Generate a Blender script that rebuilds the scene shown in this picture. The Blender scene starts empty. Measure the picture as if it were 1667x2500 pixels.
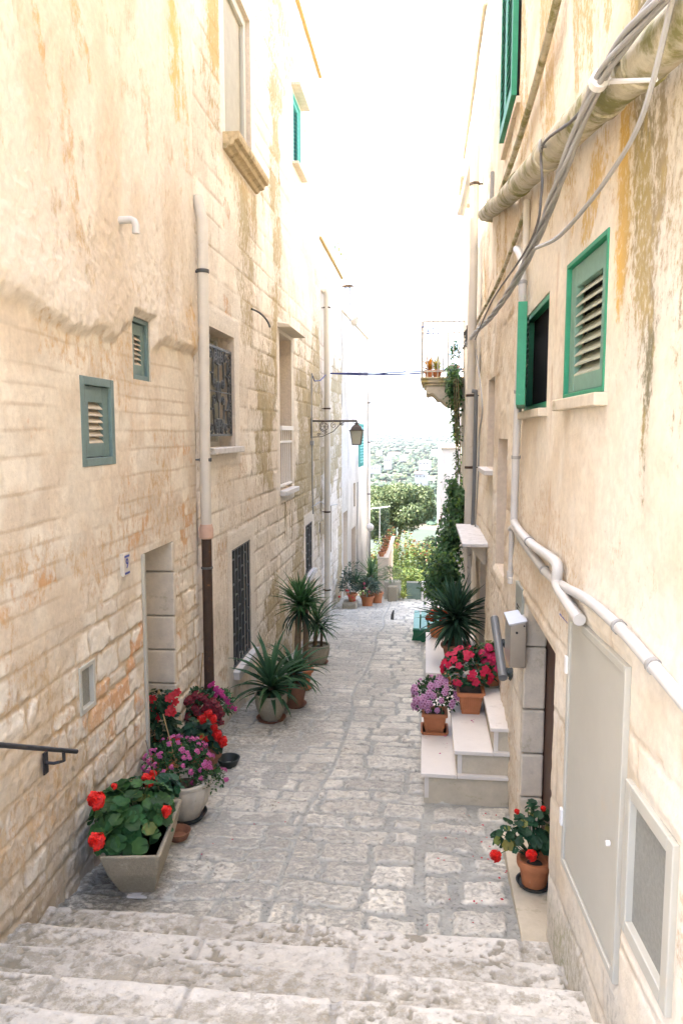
import bpy, math, random
import numpy as np
from mathutils import Vector, Matrix

# ------------------------------------------------------------------ camera, sky, sun, exposure
SC = bpy.context.scene
COL = SC.collection
F = 1814.0; PIT = math.atan(193 / F); YAW = math.atan(206.5 / (F / math.cos(PIT)))
cam_d = bpy.data.cameras.new('camera'); cam = bpy.data.objects.new('camera', cam_d); COL.objects.link(cam)
cam_d.sensor_fit = 'VERTICAL'; cam_d.sensor_height = 24.0; cam_d.sensor_width = 24.0
cam_d.lens = 24.0 * F / 2500.0
cam_d.clip_start = 0.05; cam_d.clip_end = 20000
cam.location = (0, 0, 0); cam.rotation_euler = (math.radians(90) - PIT, 0, YAW)
SC.camera = cam

SUN_EL = math.radians(57.0); SUN_AZ = math.radians(-84.0)      # azimuth from +Y towards +X: the sun stands on the left
W = bpy.data.worlds.new("World"); SC.world = W; W.use_nodes = True
wn = W.node_tree.nodes; wl = W.node_tree.links; wn.clear()
wo = wn.new('ShaderNodeOutputWorld'); wb = wn.new('ShaderNodeBackground'); ws = wn.new('ShaderNodeTexSky')
ws.sky_type = 'NISHITA'; ws.sun_disc = False; ws.sun_elevation = SUN_EL; ws.sun_rotation = SUN_AZ
ws.air_density = 0.55; ws.dust_density = 4.4; ws.ozone_density = 0.0; ws.altitude = 100
wb.inputs['Strength'].default_value = 0.15
wl.new(ws.outputs[0], wb.inputs['Color']); wl.new(wb.outputs[0], wo.inputs['Surface'])
sd = bpy.data.lights.new('sun', 'SUN'); sun = bpy.data.objects.new('sun', sd); COL.objects.link(sun)
sd.energy = 2.2; sd.angle = math.radians(0.5); sd.color = (1.0, 0.94, 0.84)
tosun = Vector((math.sin(SUN_AZ) * math.cos(SUN_EL), math.cos(SUN_AZ) * math.cos(SUN_EL), math.sin(SUN_EL)))
sun.rotation_euler = tosun.to_track_quat('Z', 'Y').to_euler(); sun.location = (-20, 5, 40)
SC.view_settings.view_transform = 'Standard'; SC.view_settings.look = 'None'
SC.view_settings.exposure = 3.5; SC.view_settings.gamma = 1.0
SC.render.engine = 'CYCLES'
SC.cycles.max_bounces = 10; SC.cycles.diffuse_bounces = 6

# ------------------------------------------------------------------ measuring: photo direction -> point on a wall, the paving or a depth
cp, sp, cy, sy = math.cos(PIT), math.sin(PIT), math.cos(YAW), math.sin(YAW)
def ray(u, v):
    a = (u * 1667 / 1568 - 833.5) / F; b = (v * 2500 / 2352 - 1250) / F
    y = cp - b * sp
    return np.array([a * cy - y * sy, a * sy + y * cy, -sp - b * cp])
def LP(u, v, X=-2.0):
    d = ray(u, v); return d * (X / d[0])
def RP(u, v, off=0.0):
    d = ray(u, v); p = d * ((0.65 - off) / d[0])
    if p[1] < 3.6: p = d * ((0.866 - off) / (d[0] + .06 * d[1]))
    return p
def GP(u, v):
    d = ray(u, v); return d * (-2.26 / (d[2] + .1 * d[1]))
def YP(u, v, Y):
    d = ray(u, v); return d * (Y / d[1])
def xr(y): return .65 + np.maximum(0, .06 * (3.6 - y))
def g(y): return -2.26 - .1 * y

# ------------------------------------------------------------------ noise
def vnoise(x, y, seed):
    r = np.random.RandomState(seed).rand(256, 256)
    xi = np.floor(x).astype(int); yi = np.floor(y).astype(int)
    fx = x - xi; fy = y - yi
    fx = fx * fx * (3 - 2 * fx); fy = fy * fy * (3 - 2 * fy)
    a = r[xi % 256, yi % 256]; b = r[(xi + 1) % 256, yi % 256]; c = r[xi % 256, (yi + 1) % 256]; d = r[(xi + 1) % 256, (yi + 1) % 256]
    return (a * (1 - fx) + b * fx) * (1 - fy) + (c * (1 - fx) + d * fx) * fy
def fbm(x, y, seed, octv=4):
    s = 0; a = .5; t = 0
    for i in range(octv):
        s = s + a * vnoise(x * 2 ** i + 13.7 * i, y * 2 ** i + 7.3 * i, seed + i); t += a; a *= .5
    return s / t
def sstep(a, b, x):
    t = np.clip((x - a) / (b - a), 0, 1); return t * t * (3 - 2 * t)
def mix(a, b, t):
    return a * (1 - t[..., None]) + b * t[..., None]
def rgb(*c): return np.array(c, float)

# ------------------------------------------------------------------ mesh builder
class MB:
    post = None
    def __init__(s): s.V = []; s.Fc = []; s.C = []; s.n = 0; s.col = (1, 1, 1)
    def add(s, vs, fs, col=None):
        vs = np.asarray(vs, float).reshape(-1, 3)
        s.V.append(vs); n = s.n
        for f in fs: s.Fc.append([i + n for i in f])
        c = np.asarray(col if col is not None else s.col, float)
        if c.ndim == 1: c = np.tile(c, (len(vs), 1))
        s.C.append(c); s.n += len(vs)
        return s
    def box(s, a, b, col=None, R=None, o=None):
        (x0, y0, z0), (x1, y1, z1) = a, b
        v = np.array([(x0, y0, z0), (x1, y0, z0), (x1, y1, z0), (x0, y1, z0), (x0, y0, z1), (x1, y0, z1), (x1, y1, z1), (x0, y1, z1)], float)
        if R is not None: v = v @ np.array(R).T
        if o is not None: v = v + np.array(o)
        return s.add(v, [(0, 3, 2, 1), (4, 5, 6, 7), (0, 1, 5, 4), (1, 2, 6, 5), (2, 3, 7, 6), (3, 0, 4, 7)], col)
    def hexa(s, v, col=None):     # 8 corners, bottom ring then top ring
        return s.add(v, [(0, 3, 2, 1), (4, 5, 6, 7), (0, 1, 5, 4), (1, 2, 6, 5), (2, 3, 7, 6), (3, 0, 4, 7)], col)
    def tube(s, pts, r, seg=8, col=None, cap=True):
        P = np.asarray(pts, float); n = len(P)
        rr = np.full(n, r) if np.isscalar(r) else np.asarray(r, float)
        T = np.zeros_like(P); T[1:-1] = P[2:] - P[:-2]; T[0] = P[1] - P[0]; T[-1] = P[-1] - P[-2]
        T /= np.linalg.norm(T, axis=1)[:, None] + 1e-12
        up = np.array([0, 0, 1.]) if abs(T[0][2]) < .9 else np.array([1., 0, 0])
        A = np.cross(T[0], up); A /= np.linalg.norm(A)
        an = np.arange(seg) / seg * 2 * math.pi; vs = []
        for i in range(n):
            A = A - T[i] * A.dot(T[i]); A /= np.linalg.norm(A) + 1e-12
            B = np.cross(T[i], A)
            vs.append(P[i] + rr[i] * (np.cos(an)[:, None] * A + np.sin(an)[:, None] * B))
        fs = []
        for i in range(n - 1):
            for k in range(seg):
                k2 = (k + 1) % seg; fs.append((i * seg + k, i * seg + k2, (i + 1) * seg + k2, (i + 1) * seg + k))
        if cap: fs.append(tuple(range(seg))[::-1]); fs.append(tuple((n - 1) * seg + k for k in range(seg)))
        return s.add(np.concatenate(vs), fs, col)
    def lathe(s, prof, o=(0, 0, 0), seg=32, flute=None, col=None, close=True):
        an = np.arange(seg) / seg * 2 * math.pi; vs = []
        for i, (r, z) in enumerate(prof):
            rr = np.full(seg, r, float)
            if flute and flute[2] <= i <= flute[3]: rr = rr * (1 + flute[1] * (np.abs(np.cos(an * flute[0] / 2)) - .6))
            vs.append(np.stack([o[0] + rr * np.cos(an), o[1] + rr * np.sin(an), np.full(seg, o[2] + z)], 1))
        fs = []
        for i in range(len(prof) - 1):
            for k in range(seg):
                k2 = (k + 1) % seg; fs.append((i * seg + k, i * seg + k2, (i + 1) * seg + k2, (i + 1) * seg + k))
        if close: fs.append(tuple(range(seg))[::-1]); fs.append(tuple((len(prof) - 1) * seg + k for k in range(seg)))
        return s.add(np.concatenate(vs), fs, col)
    def loft(s, rings, col=None, close=True):     # rings of equal count
        n = len(rings[0]); vs = np.concatenate([np.asarray(r, float) for r in rings]); fs = []
        for i in range(len(rings) - 1):
            for k in range(n):
                k2 = (k + 1) % n; fs.append((i * n + k, i * n + k2, (i + 1) * n + k2, (i + 1) * n + k))
        if close: fs.append(tuple(range(n))[::-1]); fs.append(tuple((len(rings) - 1) * n + k for k in range(n)))
        return s.add(vs, fs, col)
    def build(s, name, mat, parent=None, smooth=True, bevel=0, sharp=.7, loc=None, mats=None):
        me = bpy.data.meshes.new(name)
        V = np.concatenate(s.V) if s.V else np.zeros((0, 3))
        if MB.post: V = MB.post(V)
        if loc is not None: V = V - np.array(loc)
        me.from_pydata(V.tolist(), [], s.Fc)
        a = me.color_attributes.new('Col', 'FLOAT_COLOR', 'POINT')
        C = np.concatenate(s.C); C = np.concatenate([C, np.ones((len(C), 1))], 1)
        a.data.foreach_set('color', C.astype(np.float32).ravel())
        me.materials.append(mat)
        ob = link(name, me, parent, loc)
        if smooth:
            me.shade_smooth()
            if sharp: me.set_sharp_from_angle(angle=sharp)
        if bevel:
            m = ob.modifiers.new('bevel', 'BEVEL'); m.width = bevel; m.segments = 2; m.limit_method = 'ANGLE'
        return ob
def link(name, me, parent=None, loc=None):
    ob = bpy.data.objects.new(name, me); COL.objects.link(ob)
    if loc is not None: ob.location = loc
    if parent is not None:
        ob.parent = parent
        ob.matrix_parent_inverse = parent_inv(parent)
    return ob
WM = {}
def parent_inv(p):
    m = Matrix.Translation(p.location)
    q = p.parent
    while q is not None:
        q = q.parent
    return m.inverted() if p.parent is None else Matrix.Identity(4) if False else m.inverted()
def thing(name, label, cat, loc=(0, 0, 0), group=None):
    o = bpy.data.objects.new(name, None); COL.objects.link(o); o.location = [float(c) for c in loc]
    o.empty_display_size = .1
    return tag(o, label, cat, group)
def tag(o, label, cat, group=None, kind=None):
    if label: o['label'] = label
    if cat: o['category'] = cat
    if group: o['group'] = group
    if kind: o['kind'] = kind
    return o
def structure(o): o['kind'] = 'structure'; return o

# ------------------------------------------------------------------ materials
def mat(name, col=None, rough=.7, nv=.12, nscale=12, bump=.0, bscale=60, metal=0, attr=False, trans=0, spec=.5, coldir=None, dirt=None):
    m = bpy.data.materials.new(name); m.use_nodes = True; nt = m.node_tree; N = nt.nodes; L = nt.links
    bs = N['Principled BSDF']; bs.inputs['Roughness'].default_value = rough; bs.inputs['Metallic'].default_value = metal
    bs.inputs['Specular IOR Level'].default_value = spec
    tc = N.new('ShaderNodeTexCoord'); no = N.new('ShaderNodeTexNoise'); no.inputs['Scale'].default_value = nscale; no.inputs['Detail'].default_value = 6
    no.inputs['Roughness'].default_value = .65
    L.new(tc.outputs['Object'], no.inputs['Vector'])
    mr = N.new('ShaderNodeMapRange'); mr.inputs['From Min'].default_value = .25; mr.inputs['From Max'].default_value = .75
    mr.inputs['To Min'].default_value = 1 - nv; mr.inputs['To Max'].default_value = 1 + nv
    L.new(no.outputs['Fac'], mr.inputs['Value'])
    mx = N.new('ShaderNodeVectorMath'); mx.operation = 'SCALE'
    if attr:
        at = N.new('ShaderNodeAttribute'); at.attribute_name = 'Col'; src = at.outputs['Color']
    else:
        rg = N.new('ShaderNodeRGB'); rg.outputs[0].default_value = (*col, 1); src = rg.outputs[0]
    if dirt:      # (colour, scale, threshold)
        n2 = N.new('ShaderNodeTexNoise'); n2.inputs['Scale'].default_value = dirt[1]; n2.inputs['Detail'].default_value = 8; n2.inputs['Roughness'].default_value = .7
        L.new(tc.outputs['Object'], n2.inputs['Vector'])
        m2 = N.new('ShaderNodeMapRange'); m2.inputs['From Min'].default_value = dirt[2]; m2.inputs['From Max'].default_value = dirt[2] + .12
        L.new(n2.outputs['Fac'], m2.inputs['Value'])
        mc = N.new('ShaderNodeMix'); mc.data_type = 'RGBA'; L.new(m2.outputs[0], mc.inputs['Factor']); L.new(src, mc.inputs['A']); mc.inputs['B'].default_value = (*dirt[0], 1)
        src = mc.outputs['Result']
    L.new(src, mx.inputs[0]); L.new(mr.outputs[0], mx.inputs['Scale'])
    L.new(mx.outputs[0], bs.inputs['Base Color'])
    if bump:
        nb = N.new('ShaderNodeTexNoise'); nb.inputs['Scale'].default_value = bscale; nb.inputs['Detail'].default_value = 5
        L.new(tc.outputs['Object'], nb.inputs['Vector'])
        bp = N.new('ShaderNodeBump'); bp.inputs['Strength'].default_value = bump; bp.inputs['Distance'].default_value = .01
        L.new(nb.outputs['Fac'], bp.inputs['Height']); L.new(bp.outputs[0], bs.inputs['Normal'])
    if trans:
        tr = N.new('ShaderNodeBsdfTranslucent'); L.new(mx.outputs[0], tr.inputs['Color'])
        ms = N.new('ShaderNodeMixShader'); ms.inputs[0].default_value = trans
        L.new(bs.outputs[0], ms.inputs[1]); L.new(tr.outputs[0], ms.inputs[2]); L.new(ms.outputs[0], N['Material Output'].inputs['Surface'])
    return m
def stone_mat(name, fine=70, pit=.5, bump=.5, nv=.16, pitcol=.55, stretch=(1, 1, .45), sscale=14):
    """vertex-coloured stone with fine grain, small pits and bump"""
    m = mat(name, attr=True, rough=.9, nv=nv, nscale=22, spec=.2)
    nt = m.node_tree; N = nt.nodes; L = nt.links; bs = N['Principled BSDF']
    tc = [n for n in N if n.bl_idname == 'ShaderNodeTexCoord'][0]
    n1 = N.new('ShaderNodeTexNoise'); n1.inputs['Scale'].default_value = fine; n1.inputs['Detail'].default_value = 6; n1.inputs['Roughness'].default_value = .6
    L.new(tc.outputs['Object'], n1.inputs['Vector'])
    pr = N.new('ShaderNodeMapRange'); pr.inputs['From Min'].default_value = pit - .1; pr.inputs['From Max'].default_value = pit
    L.new(n1.outputs['Fac'], pr.inputs['Value'])
    pm = N.new('ShaderNodeMapRange'); pm.inputs['To Min'].default_value = pitcol; pm.inputs['To Max'].default_value = 1.0
    L.new(pr.outputs[0], pm.inputs['Value'])
    vs = N.new('ShaderNodeVectorMath'); vs.operation = 'SCALE'
    old = bs.inputs['Base Color'].links[0].from_socket
    L.new(old, vs.inputs[0]); L.new(pm.outputs[0], vs.inputs['Scale']); L.new(vs.outputs[0], bs.inputs['Base Color'])
    # speckled stains: mask in the stain layer's alpha against stretched fine noise
    at = N.new('ShaderNodeAttribute'); at.attribute_name = 'Stain'
    mp = N.new('ShaderNodeMapping'); mp.inputs['Scale'].default_value = stretch
    L.new(tc.outputs['Object'], mp.inputs['Vector'])
    n3 = N.new('ShaderNodeTexNoise'); n3.inputs['Scale'].default_value = sscale; n3.inputs['Detail'].default_value = 9; n3.inputs['Roughness'].default_value = .72
    L.new(mp.outputs[0], n3.inputs['Vector'])
    am = N.new('ShaderNodeMath'); am.operation = 'MULTIPLY_ADD'; am.inputs[1].default_value = .58; am.inputs[2].default_value = -.765
    L.new(at.outputs['Alpha'], am.inputs[0])
    s2 = N.new('ShaderNodeMath'); s2.operation = 'ADD'; L.new(n3.outputs['Fac'], s2.inputs[0]); L.new(am.outputs[0], s2.inputs[1])
    s3 = N.new('ShaderNodeMapRange'); s3.inputs['From Min'].default_value = 0; s3.inputs['From Max'].default_value = .16; s3.inputs['To Max'].default_value = .8
    L.new(s2.outputs[0], s3.inputs['Value'])
    sm = N.new('ShaderNodeMix'); sm.data_type = 'RGBA'; L.new(s3.outputs[0], sm.inputs['Factor']); L.new(vs.outputs[0], sm.inputs['A']); L.new(at.outputs['Color'], sm.inputs['B'])
    L.new(sm.outputs['Result'], bs.inputs['Base Color'])
    ad = N.new('ShaderNodeMath'); ad.operation = 'MULTIPLY_ADD'; ad.inputs[1].default_value = .6
    L.new(pr.outputs[0], ad.inputs[0]); L.new(n1.outputs['Fac'], ad.inputs[2])
    sb = N.new('ShaderNodeMath'); sb.operation = 'MULTIPLY_ADD'; sb.inputs[1].default_value = -.8; L.new(s3.outputs[0], sb.inputs[0]); L.new(ad.outputs[0], sb.inputs[2])
    bp = N.new('ShaderNodeBump'); bp.inputs['Strength'].default_value = bump; bp.inputs['Distance'].default_value = .012
    L.new(sb.outputs[0], bp.inputs['Height']); L.new(bp.outputs[0], bs.inputs['Normal'])
    return m
M = {}
M['wall'] = stone_mat('wall_stone', 55, .34, .4, .12, .8, (1, 1, .6), 16)
M['wall2'] = stone_mat('pitted_ashlar', 48, .38, .6, .14, .7, (1, 1, .5), 22)
M['plaster'] = stone_mat('old_plaster', 40, .34, .35, .12, .8, (1, 1, .65), 38)
M['paving'] = stone_mat('paving_stone', 42, .42, .8, .18, .72, (1, 1.3, 1), 26)
M['step'] = stone_mat('step_stone', 34, .36, .6, .14, .72, (1, 1, 1), 20)
M['trim'] = mat('dressed_stone', (.57, .50, .385), .85, .14, 14, .3, 60, dirt=((.36, .31, .2), 6, .58))
M['marble'] = mat('cream_marble', (.66, .62, .55), .5, .05, 8, .05, 40, dirt=((.52, .48, .41), 9, .60))
M['riser'] = mat('travertine_riser', (.50, .445, .33), .8, .14, 10, .25, 40, dirt=((.33, .30, .2), 7, .58))
M['sill'] = mat('marble_sill', (.55, .53, .5), .7, .15, 12, .1, 60, dirt=((.3, .28, .22), 10, .57))
M['teal'] = mat('grey_green_paint', (.125, .19, .18), .55, .12, 25, .15, 80, dirt=((.32, .36, .33), 30, .68))
M['green'] = mat('green_paint', (.02, .24, .12), .5, .12, 25, .1, 80, dirt=((.10, .33, .2), 22, .64))
M['greydgreen'] = mat('faded_green_paint', (.14, .26, .20), .6, .10, 25, .1, 80, dirt=((.24, .36, .29), 26, .64))
M['aqua'] = mat('aqua_paint', (.10, .42, .36), .55, .1, 20)
M['slat'] = mat('tan_slats', (.50, .43, .32), .7, .15, 25)  # slats in one even tan
M['slatR'] = mat('tan_green_slats', (.36, .37, .27), .7, .15, 25)  # slats in tan mixed with green
M['iron'] = mat('grey_iron', (.085, .088, .085), .55, .2, 30, .1, 100, metal=.2)
M['blackiron'] = mat('black_iron', (.02, .021, .024), .5, .2, 30)
M['rust'] = mat('rusty_iron', (.045, .024, .012), .7, .4, 20, .2, 80, dirt=((.22, .09, .02), 14, .58))
M['bronze'] = mat('bronze_iron', (.06, .042, .028), .55, .2, 30)
M['pvc'] = mat('cream_pipe', (.56, .52, .44), .5, .08, 6, dirt=((.45, .39, .28), 5, .62))
M['whitepvc'] = mat('white_pipe', (.53, .515, .48), .45, .07, 6, .05, 50, dirt=((.5, .48, .43), 12, .64))
M['etern'] = mat('weathered_pipe', (.44, .40, .29), .8, .25, 10, .4, 50, dirt=((.19, .18, .06), 6, .47))
M['greyplastic'] = mat('grey_plastic', (.13, .14, .145), .4, .06, 8)
M['cable'] = mat('grey_cable', (.30, .295, .275), .5, .1, 9)
M['dkcable'] = mat('dark_cable', (.10, .095, .09), .6, .2, 12)
M['bluewire'] = mat('blue_wire', (.03, .04, .16), .5, .1, 12)
M['creammetal'] = mat('cream_metal', (.47, .455, .385), .4, .05, 5, .03, 30, dirt=((.50, .45, .35), 4, .60))
M['mesh'] = mat('insect_mesh', (.25, .25, .22), .7, .18, 60, .2, 300)
M['steel'] = mat('brushed_steel', (.48, .45, .39), .32, .08, 8, metal=.85)
M['terra'] = mat('terracotta', (.42, .155, .06), .75, .16, 14, .12, 60, dirt=((.48, .26, .15), 9, .62))
M['terradark'] = mat('dark_terracotta', (.22, .10, .055), .8, .2, 14, .12, 60)
M['potstone'] = mat('granular_stone', (.30, .265, .19), .9, .22, 60, .6, 160, dirt=((.40, .36, .27), 5, .56))
M['potpale'] = mat('pale_cement', (.50, .46, .37), .85, .15, 14, .2, 70, dirt=((.33, .29, .2), 8, .58))
M['blackplastic'] = mat('dark_green_plastic', (.022, .03, .027), .5, .1, 10)
M['soil'] = mat('soil', (.06, .045, .03), .95, .3, 40, .5, 60)
M['leaf'] = mat('leaf', attr=True, rough=.5, nv=.18, nscale=20, trans=.25, spec=.22)
M['flower'] = mat('petal', attr=True, rough=.6, nv=.12, nscale=40, trans=.25)
M['bark'] = mat('bark', (.16, .11, .06), .9, .3, 18, .5, 50)
M['cane'] = mat('cane', (.36, .24, .10), .7, .2, 20)
M['wood'] = mat('dark_wood', (.07, .03, .014), .55, .25, 10, .15, 40)
M['oldwood'] = mat('whitewashed_wood', (.52, .48, .42), .8, .2, 16, .3, 60, dirt=((.25, .2, .15), 18, .57))
M['dark'] = mat('dark_interior', (.012, .012, .012), .9, .1)
M['glass'] = mat('frosted_glass', (.45, .44, .34), .25, .08, 5)
M['curtain'] = mat('drawn_blind', (.34, .32, .25), .8, .1, 8)
M['white'] = mat('white_paint', (.74, .72, .68), .6, .05, 6)
M['blue'] = mat('blue_glaze', (.06, .09, .36), .4, .1, 20)
M['limewash'] = mat('limewash', (.74, .71, .66), .85, .07, 5, .15, 30)
M['farmwall'] = mat('far_limewash', (.42, .40, .37), .9, .06, 5)
M['roof'] = mat('roof_slab', (.42, .36, .27), .9, .2, 10, .3, 40)
M['lemon'] = mat('lemon_stain', (.45, .3, .1), .9, .2)  # lemon-stained stone of the roof edges
M['distant'] = mat('woodland', attr=True, rough=.9, nv=.2, nscale=.3)
M['orangeglaze'] = mat('painted_pot', (.5, .16, .05), .5, .4, 12, dirt=((.1, .2, .45), 9, .6))
M['panelglass'] = mat('green_panel_glass', (.16, .23, .19), .15, .25, 6)
M['benchpaint'] = mat('bench_green', (.012, .13, .06), .4, .15, 20, .1, 60)
M['benchtop'] = mat('bench_worn_slats', (.09, .30, .21), .45, .2, 20, .1, 60, dirt=((.35, .5, .45), 14, .6))

# ------------------------------------------------------------------ stone walls as height fields
def grid_lines(a, b, step, marks):
    xs = list(np.arange(a, b, step)) + [b]
    for m_ in marks:
        i = int(np.argmin([abs(x - m_) for x in xs])); 
        if abs(xs[i] - m_) < step * .6 and 0 < i < len(xs) - 1: xs[i] = m_
        else: xs.append(m_)
    return np.array(sorted(set(np.round(xs, 5))))
def field_mesh(name, pos, ss, zz, fn, openings, material, parent, depth_dir, flip=False, adj=None):
    """pos(s,z,d)->xyz; fn(S,Z)->(disp,colour); openings (s0,s1,z0,z1,depth)"""
    S, Z = np.meshgrid(ss, zz, indexing='ij')
    out_ = fn(S, Z); d, c = out_[0], out_[1]
    if adj: m_ = c.mean(-1, keepdims=True); c = ((m_ + (c - m_) * adj[0]) * adj[1] + adj[2]) * np.array([1.0, 1.008, .975])
    keep = np.ones((len(ss) - 1, len(zz) - 1), bool)
    sm = (ss[1:] + ss[:-1]) / 2; zm = (zz[1:] + zz[:-1]) / 2
    for (s0, s1, z0, z1, dp) in openings:
        keep &= ~((sm > s0)[:, None] & (sm < s1)[:, None] & (zm > z0)[None] & (zm < z1)[None])
        ds = np.maximum(np.maximum(s0 - S, S - s1), np.maximum(z0 - Z, Z - z1))
        d = d * sstep(0, .05, np.abs(ds))
    P = pos(S, Z, d).reshape(-1, 3)
    ns, nz = len(ss), len(zz)
    I = np.arange(ns * nz).reshape(ns, nz)
    q = np.stack([I[:-1, :-1], I[1:, :-1], I[1:, 1:], I[:-1, 1:]], -1)[keep]
    if flip: q = q[:, ::-1]
    C = c.reshape(-1, 3)
    rv, rc, rq = [], [], []; base = len(P)
    for (s0, s1, z0, z1, dp) in openings:
        corners = [(s0, z0), (s1, z0), (s1, z1), (s0, z1)]
        n0 = base + sum(len(x) for x in rv)
        A = np.array([pos(np.array(a), np.array(b), np.array(0.0)) for a, b in corners]); B = np.array([pos(np.array(a), np.array(b), np.array(-dp)) for a, b in corners])
        # separate verts per reveal quad
        for k in range(4):
            k2 = (k + 1) % 4
            rv.append(np.array([A[k], A[k2], B[k2], B[k]]).reshape(-1, 3)); rc.append(np.tile(rgb(.58, .50, .40), (4, 1)))
            n = n0 + 4 * k
            rq.append([n, n + 1, n + 2, n + 3] if not flip else [n + 3, n + 2, n + 1, n])
    if rv:
        P = np.concatenate([P] + rv); C = np.concatenate([C] + rc); q = np.concatenate([q, np.array(rq)])
    me = bpy.data.meshes.new(name)
    me.vertices.add(len(P)); me.vertices.foreach_set('co', P.astype(np.float32).ravel())
    me.loops.add(q.size); me.loops.foreach_set('vertex_index', q.astype(np.int32).ravel())
    me.polygons.add(len(q)); me.polygons.foreach_set('loop_start', np.arange(0, q.size, 4, dtype=np.int32))
    me.polygons.foreach_set('use_smooth', np.ones(len(q), bool))
    me.update(calc_edges=True)
    a = me.color_attributes.new('Col', 'FLOAT_COLOR', 'POINT')
    a.data.foreach_set('color', np.concatenate([np.clip(C, 0, .9), np.ones((len(C), 1))], 1).astype(np.float32).ravel())
    stain_attr(me, out_[2] if len(out_) > 2 else None, len(P))
    me.materials.append(material)
    return link(name, me, parent)
def stain_attr(me, st, n):
    A = np.zeros((n, 4), np.float32)
    if st is not None:
        k = np.concatenate([st[0].reshape(-1, 3), np.clip(st[1], 0, 1).reshape(-1, 1)], 1); A[:len(k)] = k
    me.color_attributes.new('Stain', 'FLOAT_COLOR', 'POINT').data.foreach_set('color', A.ravel())
class Stain:
    def __init__(s, shape): s.c = np.zeros(shape + (3,)) + .2; s.m = np.zeros(shape)
    def add(s, col, m):
        w = (m / (s.m + m + 1e-6))[..., None]; s.c = s.c * (1 - w) + np.array(col) * w; s.m = np.maximum(s.m, m)
    def out(s): return (s.c, s.m)
def masonry(S, Z, seed, ch, cw, warp=.03, edge=.012):
    rs = np.random.RandomState(seed)
    Zw = Z + warp * (fbm(S * .9, Z * .7, seed + 3, 3) - .5) * 2
    z0 = Zw.min() - .1; b = [z0]
    while b[-1] < Zw.max() + .2: b.append(b[-1] + rs.uniform(*ch))
    b = np.array(b); k = np.clip(np.searchsorted(b, Zw) - 1, 0, len(b) - 2)
    dz = np.minimum(Zw - b[k], b[k + 1] - Zw)
    ds = np.zeros_like(S); r1 = np.zeros_like(S); r2 = np.zeros_like(S)
    Sw = S + .02 * (vnoise(S * 5, Z * 9, seed + 5) - .5) * 2
    for kk in np.unique(k):
        m_ = k == kk; e = [S.min() - rs.uniform(.1, .5)]
        while e[-1] < S.max() + .3: e.append(e[-1] + rs.uniform(*cw))
        e = np.array(e); sv = Sw[m_]; j = np.clip(np.searchsorted(e, sv) - 1, 0, len(e) - 2)
        ds[m_] = np.minimum(sv - e[j], e[j + 1] - sv)
        h1 = rs.rand(len(e)); h2 = rs.rand(len(e)); r1[m_] = h1[j]; r2[m_] = h2[j]
    dd = np.minimum(dz, ds)
    rad = .03     # rounded corners
    cx = np.maximum(rad - ds, 0); cz = np.maximum(rad - dz, 0)
    dd = np.where((cx > 0) & (cz > 0), rad - np.sqrt(cx * cx + cz * cz), dd)
    dd = dd + edge * (fbm(S * 18, Z * 18, seed + 9, 3) - .5) * 2
    return dd, dz, r1, r2

CREAM = rgb(.60, .49, .365); TAN = rgb(.50, .385, .25); ORNG = rgb(.56, .29, .13); OLIVE = rgb(.30, .255, .14); PALE = rgb(.66, .58, .47)
GREYW = rgb(.52, .50, .46); LICH = rgb(.60, .40, .06); DKOL = rgb(.15, .135, .07)

b = MB(); b.box((-9, -12, -2.4), (9, .15, -1.86)); structure(b.build('square', M['trim'], None, smooth=False))  # unseen floor behind the camera, added to bounce sunlight into the alley
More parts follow.
